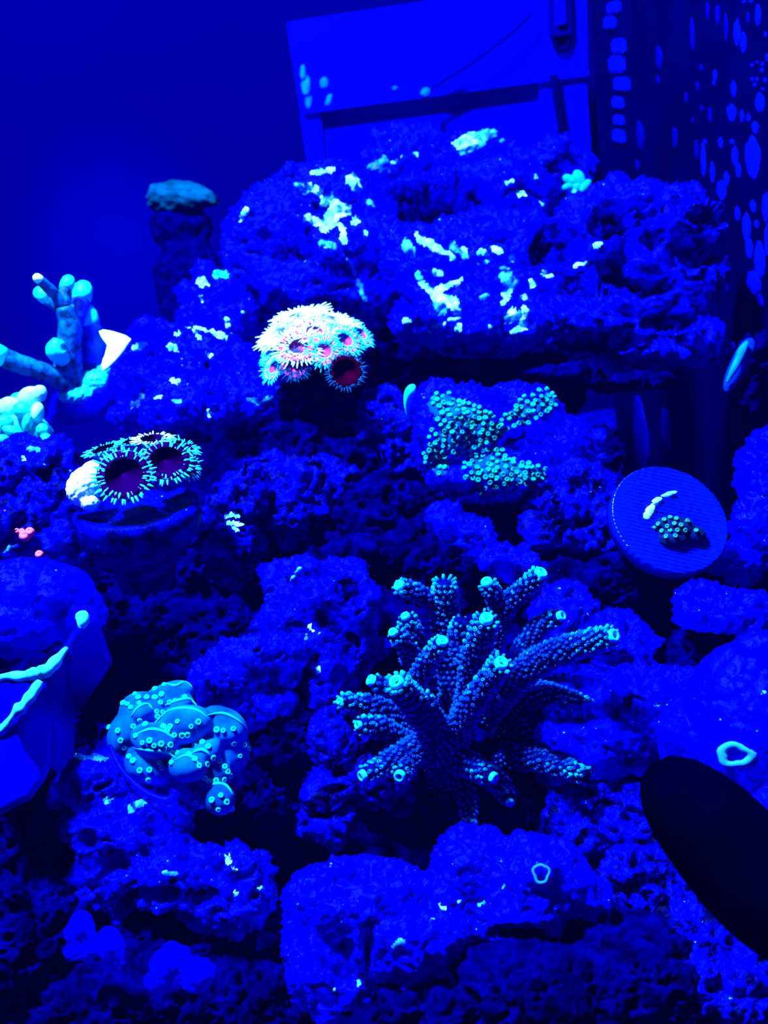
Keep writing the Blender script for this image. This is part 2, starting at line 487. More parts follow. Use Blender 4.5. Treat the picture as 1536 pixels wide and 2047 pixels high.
rock('live_rock', 'wide bright mound with a long cyan scar, between the branching coral and the anemone cluster',
     [(340, 720, .41, 90, 60), (320, 800, .405, 80, 70), (420, 750, .405, 90, 70), (480, 810, .39, 90, 60), (390, 830, .385, 90, 65), (270, 740, .415, 35, 45)],
     mat=M_SMOOTH, seed=9, nrand=18, carve=[(420, 735, 20, 16, 60), (360, 870, 60, 20, 70), (480, 860, 40, 20, 70), (430, 790, 26, 14, 50)], vox=3.8, amp=.8, pits=.8,
     patches=[(M_CRUST, [(372, 650, 400, 675, 4), (380, 650, 415, 660, 6), (415, 660, 448, 675, 7), (270, 697, 290, 688, 7), (338, 672, 362, 668, 4), (340, 690, 352, 695, 7), (345, 760, 358, 765, 6), (268, 810, 285, 795, 7), (300, 800, 320, 792, 4), (415, 712, 420, 712, 6), (415, 822, 420, 830, 6), (438, 850, 440, 852, 5)]),
              (M_CRUST_B, [(500, 800, 545, 800, 8), (345, 800, 360, 802, 5)])])
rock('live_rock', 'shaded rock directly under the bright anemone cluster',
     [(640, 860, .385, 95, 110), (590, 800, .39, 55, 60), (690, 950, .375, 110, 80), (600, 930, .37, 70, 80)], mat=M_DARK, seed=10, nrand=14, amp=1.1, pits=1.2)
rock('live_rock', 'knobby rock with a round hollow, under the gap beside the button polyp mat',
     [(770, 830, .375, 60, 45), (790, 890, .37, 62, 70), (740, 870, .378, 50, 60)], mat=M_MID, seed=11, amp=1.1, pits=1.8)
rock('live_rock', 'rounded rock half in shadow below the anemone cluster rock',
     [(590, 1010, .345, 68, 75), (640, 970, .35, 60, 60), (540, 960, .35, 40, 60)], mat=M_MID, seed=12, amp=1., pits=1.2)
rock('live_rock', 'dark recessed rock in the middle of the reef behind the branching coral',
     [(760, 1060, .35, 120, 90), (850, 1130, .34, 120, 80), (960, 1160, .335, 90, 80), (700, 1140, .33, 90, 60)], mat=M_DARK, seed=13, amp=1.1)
STAR = rock('live_rock', 'sloping rock carrying the greenish button polyp mat',
     [(940, 880, .34, 95, 95), (1040, 830, .345, 75, 55), (1040, 930, .335, 90, 55), (980, 960, .33, 110, 40), (905, 830, .35, 55, 45), (1130, 900, .345, 50, 60)],
     seed=14, nrand=6, carve=[(1050, 885, 50, 16, 60), (920, 980, 50, 14, 50)], vox=3.6, amp=.5, pits=.3, mat=M_SMOOTH, patches=[(M_MATS, [(880, 810, 960, 850, 24), (900, 870, 980, 865, 26), (870, 910, 880, 930, 20), (960, 930, 1080, 958, 22), (1040, 825, 1100, 800, 14)], 'mat_skin')])
rock('live_rock', 'stepped bright ledge running down below the button polyp mat',
     [(895, 1040, .31, 42, 34, 40, 35), (945, 1080, .308, 44, 36, 40, 35), (1000, 1115, .306, 40, 30), (1040, 1130, .305, 36, 34)], seed=15, vox=4, amp=.9, pits=.8)
rock('live_rock', 'bright rough rock left of the round grooved disc',
     [(1170, 990, .325, 60, 60), (1130, 1050, .32, 70, 60), (1200, 1070, .32, 60, 70), (1090, 1000, .325, 40, 40)], mat=M_MID, seed=16, amp=1.1, pits=1.3)
rock('live_rock', 'dark stub rock topped by two small bright blue knobs in the gap behind the disc',
     [(1195, 935, .37, 50, 75), (1200, 1010, .36, 60, 60)], mat=M_DARK, seed=44, nrand=2, amp=.5, pits=.3, vox=4,
     patches=[(M_SMOOTH, [(1190, 868, 1200, 868, 12), (1190, 910, 1208, 911, 9)], 'bright_knob')])
rock('live_rock', 'dark rock under the round grooved disc',
     [(1240, 1180, .315, 110, 70), (1340, 1180, .32, 120, 60), (1180, 1200, .31, 70, 70)], mat=M_DARK, seed=17, amp=1.1)
rock('live_rock', 'bright rock at the frame edge beside the round grooved disc',
     [(1525, 960, .32, 38, 90), (1520, 1060, .315, 50, 60), (1450, 1130, .315, 60, 40), (1540, 900, .32, 40, 40)], mat=M_SMOOTH, seed=18, nrand=6, amp=.8, pits=.7)
rock('live_rock', 'dim knobby rock against the overflow wall behind the cyan blade shell',
     [(1520, 735, .41, 40, 60), (1540, 790, .41, 40, 40)], mat=M_DARK, seed=19, nrand=6)
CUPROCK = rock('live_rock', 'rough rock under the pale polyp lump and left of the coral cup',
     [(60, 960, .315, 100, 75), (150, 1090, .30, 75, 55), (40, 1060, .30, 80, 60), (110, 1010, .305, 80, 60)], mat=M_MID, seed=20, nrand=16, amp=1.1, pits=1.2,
     patches=[(M_CRUST_B, [(50, 905, 60, 895, 6), (60, 895, 85, 898, 5), (10, 1095, 35, 1090, 6), (5, 1108, 15, 1107, 6), (140, 1175, 158, 1178, 7)]), (M_CRUST, [(48, 915, 50, 910, 6)])])
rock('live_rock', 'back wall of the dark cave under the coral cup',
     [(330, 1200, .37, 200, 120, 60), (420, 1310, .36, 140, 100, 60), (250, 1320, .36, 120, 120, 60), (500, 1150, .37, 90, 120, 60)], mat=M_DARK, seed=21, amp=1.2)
rock('live_rock', 'rock with a white scar right of the coral cup',
     [(455, 1060, .325, 55, 60), (480, 990, .33, 45, 50), (460, 1130, .33, 50, 40)], mat=M_MID, seed=22, amp=1.0, pits=1.2,
     patches=[(M_CRUST, [(450, 1030, 475, 1030, 6), (455, 1045, 485, 1048, 6), (465, 1055, 478, 1060, 4)])])
rock('live_rock', 'tall knobbly rock with pale smears, left of the branching coral',
     [(590, 1170, .295, 55, 50), (610, 1240, .29, 70, 70), (700, 1230, .295, 55, 80), (680, 1150, .30, 50, 30), (650, 1330, .285, 50, 90), (640, 1400, .28, 40, 80), (690, 1320, .29, 40, 70)],
     seed=23, nrand=30, carve=[(690, 1180, 24, 24, 60), (700, 1300, 20, 40, 60), (640, 1240, 12, 20, 40)], vox=4, amp=1.0, pits=1.4,
     patches=[(M_CRUST, [(620, 1252, 624, 1262, 5), (605, 1295, 602, 1315, 8), (635, 1338, 638, 1342, 7)]), (M_CRUST_B, [(580, 1160, 600, 1140, 6), (610, 1270, 605, 1285, 6)])])
rock('live_rock', 'thick rounded pad of rough rock behind the ringed plate coral',
     [(500, 1320, .272, 85, 48, 60, -14), (450, 1360, .27, 60, 45), (560, 1320, .275, 45, 50), (500, 1400, .275, 80, 50)], seed=24, nrand=10, amp=.7, pits=.7, vox=4)
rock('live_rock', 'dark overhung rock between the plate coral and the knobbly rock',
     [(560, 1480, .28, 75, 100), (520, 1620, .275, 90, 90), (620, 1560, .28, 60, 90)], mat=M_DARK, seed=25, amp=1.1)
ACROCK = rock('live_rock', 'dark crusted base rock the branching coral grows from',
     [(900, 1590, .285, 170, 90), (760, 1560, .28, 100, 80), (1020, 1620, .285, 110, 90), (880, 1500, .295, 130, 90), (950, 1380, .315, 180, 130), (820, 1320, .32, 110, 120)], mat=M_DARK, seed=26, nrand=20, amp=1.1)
rock('live_rock', 'rough rubble rock with small knobs on the near left of the branching coral',
     [(680, 1500, .272, 60, 60), (730, 1560, .27, 80, 50), (670, 1580, .27, 60, 60), (650, 1640, .268, 50, 40)], mat=M_MID, seed=27, nrand=30, amp=1.1, pits=1.6, vox=4)
rock('live_rock', 'bright rugged rock on the right side of the branching coral',
     [(1240, 1330, .28, 65, 90), (1150, 1390, .285, 90, 50), (1200, 1470, .275, 120, 80), (1130, 1250, .30, 60, 70), (1290, 1430, .27, 80, 90)], seed=28, nrand=24, carve=[(1130, 1370, 60, 22, 80), (1140, 1440, 60, 16, 60), (1280, 1400, 14, 8, 30), (1210, 1320, 60, 20, 60)], amp=1.1, pits=1.1,
     patches=[(M_CRUST_B, [(1310, 1405, 1325, 1405, 5), (1400, 1450, 1420, 1440, 6)])])
rock('live_rock', 'dim lumpy rock in shadow below the bright rugged rock',
     [(1200, 1600, .275, 100, 80), (1150, 1660, .27, 60, 60), (1290, 1650, .265, 80, 90), (1360, 1760, .255, 70, 110)], mat=M_MID, seed=29, nrand=14, amp=1.0, pits=1.0)
rock('live_rock', 'bright scalloped rock below the disc at the right edge',
     [(1400, 1205, .275, 50, 40), (1460, 1220, .272, 90, 40), (1530, 1240, .27, 60, 40)], mat=M_SMOOTH, seed=30, nrand=6, amp=.7, pits=.5, vox=4)
rock('live_rock', 'dark rock in the hollow under the bright scalloped rock',
     [(1440, 1310, .285, 100, 60), (1360, 1360, .28, 60, 50)], mat=M_DARK, seed=31)
SHELF = rock('live_rock', 'large smooth bright boulder behind the black mussel shell',
     [(1500, 1450, .235, 110, 150), (1420, 1480, .24, 90, 90), (1380, 1560, .238, 60, 60), (1560, 1620, .23, 100, 120)], mat=M_SMOOTH, seed=32, nrand=2, amp=.5, pits=.15, fine=.3, vox=4)
LOWL = rock('live_rock', 'tall jagged rock under the ringed plate coral',
     [(200, 1590, .25, 80, 90), (260, 1660, .245, 110, 70), (290, 1600, .25, 60, 60), (330, 1740, .24, 110, 60), (220, 1760, .242, 80, 60), (450, 1790, .24, 90, 60), (480, 1740, .242, 60, 45)],
     seed=33, nrand=26, carve=[(400, 1790, 40, 22, 80), (300, 1790, 60, 16, 60), (170, 1680, 30, 20, 50), (215, 1700, 10, 10, 20)], amp=1.1, pits=1.2,
     patches=[(M_CRUST_B, [(150, 1510, 165, 1515, 8), (180, 1510, 215, 1520, 7), (215, 1600, 235, 1605, 8), (265, 1615, 285, 1605, 9), (330, 1745, 350, 1748, 7)]),
              (M_CRUST, [(455, 1710, 458, 1722, 6), (460, 1735, 475, 1740, 4), (470, 1785, 475, 1795, 6), (516, 1775, 545, 1790, 8), (275, 1640, 285, 1650, 3)])])
rock('live_rock', 'dark shaded rock at the near left bottom beside the glass',
     [(60, 1700, .25, 90, 140), (60, 1880, .235, 120, 120), (250, 1990, .23, 180, 70), (450, 2000, .235, 120, 80), (330, 1860, .245, 160, 60)], mat=M_DARK, seed=34, amp=1.1)
rock('rubble_chip', 'flat bright rubble chip shaped like a pointed tooth on the dark near rock',
     [(160, 1870, .215, 26, 40, 20), (165, 1900, .215, 36, 18, 20)], mat=M_CHIP, seed=35, nrand=3, amp=.55, pits=0, fine=.5)
rock('rubble_chip', 'small rounded bright rubble chip beside the tooth shaped chip',
     [(222, 1890, .215, 28, 28, 20), (235, 1915, .215, 16, 22, 15)], mat=M_CHIP, seed=36, nrand=3, amp=.55, pits=0, fine=.5)
rock('rubble_chip', 'broad square bright rubble chip lying near the bottom',
     [(345, 1930, .212, 40, 40, 20), (390, 1945, .212, 38, 32, 20), (330, 1960, .212, 36, 24, 20)], mat=M_CHIP, seed=37, nrand=3, amp=.55, pits=.1, fine=.5)
rock('live_rock', 'broad bright foreground rock with hair scratches and a dark slot',
     [(640, 1830, .232, 65, 80), (720, 1790, .23, 130, 60), (800, 1860, .228, 130, 70), (640, 1930, .228, 60, 90), (850, 1920, .228, 90, 50), (690, 1970, .225, 60, 40)],
     mat=M_SMOOTH, seed=38, nrand=14, carve=[(735, 1890, 14, 50, 70), (695, 1895, 22, 18, 50), (690, 1758, 34, 9, 40), (780, 1830, 20, 7, 30)], amp=.9, pits=.8,
     patches=[(M_CRUST, [(683, 1935, 684, 1938, 4), (720, 1955, 716, 1965, 5), (665, 1985, 668, 1980, 5), (748, 1842, 749, 1843, 3), (759, 1839, 760, 1840, 3), (780, 1859, 782, 1860, 3)]), (M_CRUST_B, [(790, 1890, 805, 1880, 7), (680, 1845, 690, 1840, 3), (680, 1850, 679, 1860, 2)])])
rock('live_rock', 'bright domed foreground rock with ring scars under the branching coral',
     [(960, 1740, .235, 80, 75), (1060, 1760, .233, 110, 75), (1150, 1790, .232, 60, 50), (900, 1800, .232, 70, 50), (1030, 1830, .23, 90, 50)],
     mat=M_SMOOTH, seed=39, nrand=12, carve=[(1040, 1870, 60, 20, 60), (968, 1722, 10, 8, 25)], amp=.8, pits=.7,
     patches=[(M_CRUST, [(875, 1805, 885, 1816, 3), (885, 1816, 908, 1817, 4), (908, 1817, 920, 1802, 3)]), (M_CRUST_B, [(1000, 1780, 1030, 1748, 2), (960, 1810, 970, 1805, 6)])])
rock('live_rock', 'dark speckled rock at the near bottom right',
     [(1080, 1960, .225, 190, 80), (1200, 1900, .232, 130, 70), (1280, 1960, .225, 110, 100), (900, 2010, .222, 130, 60)], mat=M_DARK, seed=40, nrand=24, amp=1.1)
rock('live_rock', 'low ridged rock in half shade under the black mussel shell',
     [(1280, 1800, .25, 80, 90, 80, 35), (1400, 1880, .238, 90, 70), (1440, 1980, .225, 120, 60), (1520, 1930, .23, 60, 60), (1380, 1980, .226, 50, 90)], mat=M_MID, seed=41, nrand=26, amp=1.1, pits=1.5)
rock('live_rock', 'smooth bulging rock above the folded blue clam',
     [(60, 1190, .275, 110, 60), (130, 1220, .275, 70, 50), (20, 1250, .27, 90, 50)], mat=M_SMOOTH, seed=42, nrand=2, amp=.6, pits=.3, fine=.4)
# core of the reef, shade of its gaps put into the colour: what all the pieces above lean on
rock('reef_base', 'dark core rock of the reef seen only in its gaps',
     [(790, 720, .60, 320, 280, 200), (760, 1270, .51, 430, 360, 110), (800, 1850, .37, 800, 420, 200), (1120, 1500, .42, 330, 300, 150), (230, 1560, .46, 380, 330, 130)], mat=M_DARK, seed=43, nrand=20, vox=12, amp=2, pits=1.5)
# ------------------------------------------------------------------ branching coral (hero)
CUP_V, CUP_F = lathe([(1.0, -0.6), (0.95, 0.3), (0.62, 1.0), (0.3, 0.75), (0.1, 0.55)], 6)
TIP_V, TIP_F = lathe([(0.95, -1.3), (1.02, -0.4), (0.98, 0.35), (0.78, 0.62), (0.52, 0.5), (0.36, -0.5), (0.1, -0.6)], 14)

def stamp(V0, F0, mats):
    """copies of a small template under many 4x4 matrices, as one vertex/face list"""
    V = []; Fc = []
    for k, m in enumerate(mats):
        m = np.array(m); V.append(V0 @ m[:3, :3].T + m[:3, 3])
        Fc += [tuple(i + k * len(V0) for i in f) for f in F0]
    return np.concatenate(V), Fc

def acro_branch(parent, org, ctrl, tip_mat, tip_r, seed, body=M_ACRO, cup=M_CORAL, tip_cup=None):
    r = np.random.RandomState(seed)
    P, R = path(ctrl, 9)
    V, Fc, fr = sweep(P, R, 14)
    b = obj('branch', mesh_np('branch', V - org, Fc), body, parent)
    L = np.concatenate([[0], np.cumsum(np.linalg.norm(np.diff(P, axis=0), axis=1))])
    step = 0.00105
    mats = []; ts = []; s = 0.0012; a = 0.0
    while s < L[-1] - 0.0006:
        i = min(np.searchsorted(L, s), len(P) - 1)
        T, u, w = fr[i]
        t = s / L[-1]
        k = max(4, int(2 * math.pi * R[i] / 0.00150))
        for j in range(k):
            aa = a + 2 * math.pi * (j + r.uniform(-.18, .18)) / k
            n = math.cos(aa) * u + math.sin(aa) * w
            z = n * 0.72 + T * 0.70; z /= np.linalg.norm(z)
            x = np.cross(T, z); x /= np.linalg.norm(x); y = np.cross(z, x)
            q = 0.00050 * r.uniform(.75, 1.2) * (0.8 + 0.25 * t)
            m = np.eye(4); m[:3, 0] = x * q; m[:3, 1] = y * q; m[:3, 2] = z * q * 1.9
            m[:3, 3] = P[i] + n * R[i] * 0.97 + T * r.uniform(-.0003, .0003) - org
            mats.append(m); ts.append(t)
        a += math.pi / k + 0.13; s += step
    V, Fc = stamp(CUP_V, CUP_F, mats)
    cm = mesh_np('corallites', V, Fc); cm.materials.append(cup); cm.materials.append(M_CORAL2)
    glow = np.array([(x > .80 + r.uniform(-.12, .12)) or r.rand() < .05 for x in ts])
    cm.polygons.foreach_set('material_index', np.repeat(glow.astype(np.int32), len(CUP_F)))
    c = obj('corallites', cm, None, b); c['kind'] = 'stuff'
    if tip_r:
        T, u, w = fr[-1]
        q = tip_r * ctrl[-1][2] / F
        m = np.eye(4); m[:3, 0] = u * q; m[:3, 1] = w * q; m[:3, 2] = T * q
        m[:3, 3] = P[-1] + T * q * 0.3 - org
        V, Fc = stamp(TIP_V, TIP_F, [m])
        t = obj('branch_tip', mesh_np('branch_tip', V, Fc), tip_mat, b); t['label'] = 'glowing cyan tip with a small dark mouth'
    return b

M_CORAL2 = plain('corallite_cyan', (0.0, 0.13, 0.5), 0.5, 0.02, 0.5, 500)
A0 = at(895, 1530, .272)
acro = empty('branching_coral', A0, 'dark branching coral with beaded branches and bright cyan tips, largest coral on the reef', 'coral')
M_TIP2 = plain('dim_cyan_tissue', (0.0, 0.42, 0.75), 0.5, 0.3, 0.2, 900)
BR = [  # control rows: px, py, depth, radius px
    ([(900, 1560, .272, 44), (885, 1500, .266, 38), (862, 1450, .258, 32), (795, 1366, .243, 21)], M_TIP, 15),
    ([(868, 1450, .258, 22), (858, 1420, .254, 18), (848, 1395, .250, 13)], M_TIP2, 9),
    ([(800, 1385, .246, 16), (775, 1375, .245, 15), (746, 1362, .244, 14)], M_TIP, 12),
    ([(890, 1520, .270, 34), (915, 1460, .262, 26), (950, 1400, .252, 23), (1001, 1328, .240, 20)], M_TIP, 14),
    ([(905, 1500, .276, 30), (935, 1400, .274, 24), (948, 1320, .268, 26), (972, 1240, .258, 22)], M_TIP, 14),
    ([(948, 1330, .270, 26), (918, 1290, .272, 22), (925, 1240, .270, 18)], M_TIP2, 0),
    ([(900, 1500, .280, 30), (905, 1380, .286, 26), (893, 1260, .284, 27), (889, 1165, .278, 20)], M_TIP2, 0),
    ([(895, 1220, .283, 20), (850, 1193, .280, 17), (802, 1172, .276, 14)], M_TIP, 12),
    ([(950, 1350, .284, 28), (985, 1270, .286, 24), (1010, 1215, .284, 20), (1079, 1149, .276, 15)], M_TIP, 13),
    ([(1003, 1240, .286, 20), (992, 1200, .283, 16), (975, 1167, .280, 14)], M_TIP, 12),
    ([(870, 1420, .275, 24), (830, 1390, .270, 20), (845, 1340, .264, 18), (883, 1284, .256, 15)], M_TIP, 12),
    ([(850, 1370, .276, 26), (835, 1310, .276, 24), (822, 1260, .274, 20), (812, 1235, .272, 15)], M_TIP2, 10),
    ([(825, 1330, .274, 20), (812, 1290, .270, 17), (788, 1266, .266, 13)], M_TIP, 10),
    ([(960, 1440, .276, 30), (1020, 1370, .272, 28), (1080, 1320, .266, 27), (1150, 1292, .258, 24), (1222, 1272, .250, 19)], M_TIP, 14),
    ([(1035, 1310, .284, 22), (1080, 1252, .282, 18), (1119, 1233, .278, 15)], M_TIP2, 11),
    ([(885, 1510, .268, 32), (920, 1520, .264, 26), (950, 1535, .260, 22), (984, 1553, .256, 16)], M_TIP2, 12),
    ([(870, 1480, .268, 34), (830, 1500, .263, 28), (780, 1525, .258, 22), (729, 1549, .254, 15)], M_TIP2, 12),
    ([(835, 1500, .264, 24), (818, 1525, .259, 18), (801, 1549, .254, 15)], M_TIP2, 12),
    ([(850, 1500, .276, 30), (800, 1480, .270, 22), (762, 1455, .266, 20), (719, 1450, .262, 15)], M_TIP2, 9),
    ([(820, 1470, .278, 24), (770, 1425, .274, 24), (730, 1410, .270, 19), (682, 1402, .266, 12)], M_TIP2, 8),
    ([(960, 1540, .272, 24), (1000, 1570, .264, 18), (1018, 1602, .260, 13)], M_TIP2, 10),
    ([(925, 1570, .268, 20), (937, 1610, .262, 16), (936, 1650, .258, 12)], M_TIP2, 9),
    ([(1000, 1510, .278, 26), (1070, 1518, .270, 22), (1120, 1532, .264, 19), (1174, 1552, .259, 14)], M_TIP2, 0),
    ([(1000, 1430, .284, 28), (1070, 1390, .278, 26), (1130, 1400, .272, 22), (1195, 1425, .268, 15)], M_TIP2, 0),
    ([(1000, 1480, .284, 26), (1060, 1455, .278, 24), (1120, 1475, .272, 20), (1165, 1500, .268, 15)], M_TIP2, 0),
    ([(985, 1420, .270, 20), (975, 1390, .262, 16), (965, 1378, .258, 12)], M_TIP2, 0),
]
for i, (ctrl, tm, tr) in enumerate(BR):
    acro_branch(acro, A0, ctrl, tm, tr, 50 + i)

# ------------------------------------------------------------------ ringed plate coral (hero)
M_PLATE = plain('plate_tissue', (0.0, 0.045, 0.32), 0.6, 0.0, 0.6, 110, 0.6)
M_LIP = plain('plate_lip', (0.0, 0.28, 0.50), 0.5, 0.05, 0.3, 200)
M_RING = plain('polyp_ring', (0.0, 0.55, 0.60), 0.5, 0.03, 0.05, 900)
plates = [(335, 1395, .256, 55, 30, 45, -20), (290, 1430, .252, 55, 45, 45, 30), (255, 1465, .250, 38, 55, 40, 25), (285, 1424, .248, 22, 20, 22), (360, 1410, .253, 30, 18, 30, -25),
          (370, 1450, .247, 58, 40, 40, -15), (445, 1455, .251, 55, 42, 45, 25), (310, 1480, .244, 50, 36, 40, 15), (415, 1500, .246, 30, 26, 35), (300, 1530, .246, 55, 38, 45, 20), (375, 1530, .243, 40, 34, 40, 10),
          (460, 1500, .252, 42, 48, 45), (425, 1545, .247, 38, 36, 35), (440, 1598, .243, 31, 32, 32), (370, 1570, .250, 70, 45, 50, 20), (350, 1490, .254, 95, 75, 60)]
V, Fq = blob_union([ell(*b) for b in plates], 2.6 * .25 / F)
V = relax(V, Fq, 7)
N = normals(V, Fq)
s_ = .25 / F
P_ = V / s_
V = V + N * (2.5 * pn(P_ / 30) * s_)[:, None].astype(np.float32)
C_ = V.mean(axis=0)
plate = empty('plate_coral', C_, 'folded blue green plate coral dotted with small cyan ring polyps', 'coral')
pl = obj('plate', mesh_np('plate', V - C_, Fq), M_PLATE, plate)
N = normals(V, Fq)
pl_tree = BVHTree.FromPolygons(V.tolist(), Fq.tolist())
# pale growing edge of each fold: a thin proud strip along its crest
lips = [[(303, 1375), (330, 1366), (352, 1372), (372, 1360), (384, 1374)], [(330, 1410), (352, 1402), (378, 1397), (393, 1410)], [(262, 1433), (278, 1413), (296, 1408), (306, 1420)],
        [(310, 1445), (335, 1422), (365, 1416), (395, 1420), (424, 1443)], [(415, 1430), (445, 1426), (475, 1440), (501, 1465)], [(268, 1470), (300, 1458), (330, 1464), (350, 1480)],
        [(270, 1495), (300, 1500), (330, 1502), (352, 1515)], [(385, 1505), (405, 1498), (420, 1510)], [(350, 1520), (372, 1510), (392, 1520), (402, 1540)], [(412, 1575), (430, 1567), (452, 1570), (467, 1592)]]
for li in lips:
    pts = []
    for c in catmull([(x, y, 0) for x, y in li], 5):
        h = hit(pl_tree, c[0], c[1])
        if h: pts.append(h[0] + h[1] * 0.00005)
    if len(pts) > 4:
        pts = np.array(pts); k = len(pts)
        for _ in range(2): pts[1:-1] = (pts[:-2] + pts[1:-1] * 2 + pts[2:]) / 4
        w = np.sin(np.linspace(0.25, math.pi - 0.25, k)) * 3.6 * s_
        Vt, Ft, _f = sweep(pts, w, 8)
        obj('fold_edge', mesh_np('fold_edge', Vt - C_, Ft), M_LIP, plate)
rimP, rimR = path([(220, 1490, .246, 4), (236, 1527, .243, 6), (260, 1558, .240, 6), (298, 1588, .237, 6), (338, 1600, .236, 9), (352, 1582, .237, 11)], 7)
Vt, Ft, _f = sweep(rimP, rimR, 8)
obj('lower_rim', mesh_np('lower_rim', Vt - C_, Ft), M_SMOOTH, plate)
ringV, ringF = lathe([(1.0, -0.6), (1.05, 0.2), (0.9, 0.6), (0.6, 0.65), (0.4, 0.25), (0.15, 0.1)], 10)
ring_me = mesh_np('polyp', ringV, ringF); ring_me.materials.append(M_RING)
PA = [(880,1052),(935,1030),(985,1035),(930,1060),(830,1110),(880,1110),(928,1112),(970,1092),(962,1142),(1018,1140),(1050,1130),(1108,1108),(785,1170),(765,1150),(740,1145),(835,1145),(810,1090),(690,1225),(655,1290),(800,1285),(840,1248),(872,1272),(940,1195),(975,1200),(945,1225),(1065,1255),(1022,1285),(1003,1310),(980,1285),(1190,1258),(1147,1285),(1045,1338),(1093,1338),(1125,1335),(708,1310),(725,1368),(745,1412),(815,1340),(855,1383),(898,1370),(925,1400),(967,1390),(988,1418),(1022,1395),(1027,1440),(1062,1443),(1125,1400),(1168,1397),(1215,1380),(1250,1405),(1133,1452),(1168,1480),(775,1465),(800,1490),(955,1500),(1030,1500),(1300,1305),(1340,1310),(1400,1300),(1402,1387),(1465,1395),(1490,1418),(1440,1462),(1280,1472),(1315,1490),(1240,1513),(1195,1518)]
PB = [(840,120),(897,118),(970,103),(893,177),(1228,163),(1252,180),(1297,182),(1345,175),(1380,155),(1365,128),(1347,98),(1195,95),(1325,270),(1272,297),(1360,310),(1310,355),(1207,335),(1390,350),(1247,390),(1170,310)]
for i, (x, y) in enumerate([(a / 3, 1024 + b / 3) for a, b in PA] + [(a / 3, 1500 + b / 3) for a, b in PB]):
    h = hit(pl_tree, x, y)
    if not h or np.dot(h[1], CAM - h[0]) < 0: continue
    o = obj('polyp', ring_me, None, plate)
    nn = h[1] + 0.5 * (CAM - h[0]) / np.linalg.norm(CAM - h[0])
    put(o, h[0] - C_, nn, 0, rng.uniform(4.6, 6.2) * s_)

# ------------------------------------------------------------------ button polyp mat
M_BUT = plain('button_polyp_green', (0.0, 0.15, 0.16), 0.5, 0.02, 0.4, 300)
M_BUT2 = plain('button_polyp_teal', (0.0, 0.16, 0.36), 0.5, 0.02, 0.4, 300)
M_MATB = plain('polyp_mat_skin', (0.0, 0.004, 0.05), 0.6, 0.05, 0.5, 300)
st_tree = bvh(STAR)
def inpoly(x, y, p):
    c = False; j = len(p) - 1
    for i in range(len(p)):
        if (p[i][1] > y) != (p[j][1] > y) and x < (p[j][0] - p[i][0]) * (y - p[i][1]) / (p[j][1] - p[i][1]) + p[i][0]: c = not c
        j = i
    return c
POLY = [[(858, 792), (890, 786), (915, 800), (960, 812), (1000, 842), (1012, 862), (985, 886), (930, 905), (880, 950), (852, 940), (850, 900), (866, 860), (880, 830)],
        [(930, 910), (985, 892), (1020, 912), (1060, 930), (1105, 940), (1112, 958), (1080, 975), (1010, 988), (960, 985), (935, 960), (925, 935)],
        [(1055, 790), (1085, 778), (1116, 780), (1112, 815), (1095, 830), (1050, 850), (1010, 860), (1000, 840)]]
P0 = at(970, 890, .33)
mat_c = empty('button_polyp_mat', P0, 'mat of many small greenish button polyps on the sloping rock right of the anemone cluster', 'coral')
buV, buF = lathe([(0.75, -1.2), (0.85, 0.0), (1.0, 0.5), (0.85, 0.95), (0.45, 0.85), (0.2, 0.6), (0.05, 0.55)], 8)
bme = [mesh_np('polyp', buV, buF) for _ in range(3)]
bme[2].materials.append(plain('button_polyp_olive', (0.01, 0.12, 0.10), .5, .1, .3, 300))
bme[0].materials.append(M_BUT); bme[1].materials.append(M_BUT2)
cnt = 0; got = []
r_ = np.random.RandomState(5)
for t in range(9000):
    x, y = r_.uniform(848, 1118), r_.uniform(776, 990)
    if cnt >= 285: break
    if not any(inpoly(x, y, p) for p in POLY): continue
    if any((x - a) ** 2 + (y - b) ** 2 < 9.6 ** 2 for a, b in got): continue
    h = hit(st_tree, x, y)
    if not h: continue
    got.append((x, y)); cnt += 1
    s1 = .335 / F
    o = obj('polyp', bme[int(r_.rand() < 0.45)], None, mat_c)
    put(o, h[0] + h[1] * 2.5 * s1 - P0, h[1] + np.array([0, -.3, .5]) + r_.normal(size=3) * .2, r_.uniform(0, 6), r_.uniform(4.6, 6.4) * s1)

# ------------------------------------------------------------------ anemone-like polyps (two colonies)
M_TENT_W = plain('tentacle_white', (0.80, 1.0, 1.0), 0.5, 0.2, 0.1, 600)
M_TENT_C = plain('tentacle_cyan', (0.02, 0.62, 0.85), 0.5, 0.3, 0.25, 600)
M_TENT_D = plain('tentacle_dim', (0.0, 0.05, 0.2), 0.5, 0.02, 0.4, 600)
M_DISC_P = plain('disc_magenta', (0.8, 0.02, 0.30), 0.6, 0.2, 0.5, 350)
M_DISC_V = plain('disc_violet', (0.012, 0.0, 0.03), 0.6, 0.0, 0.8, 300)
M_DISC_W = plain('disc_pale', (0.9, 1.0, 1.0), 0.6, 0.2, 0.2, 300)
M_DISC_R = plain('disc_dark_red', (0.02, 0.0, 0.004), 0.6, 0.0, 0.9, 260)
M_FLESH = plain('polyp_column', (0.02, 0.12, 0.45), 0.6, 0.2, 0.4, 300)
M_MOUTH = plain('polyp_mouth', (0.10, 0.0, 0.015), 0.6, 0.0, 0.2)

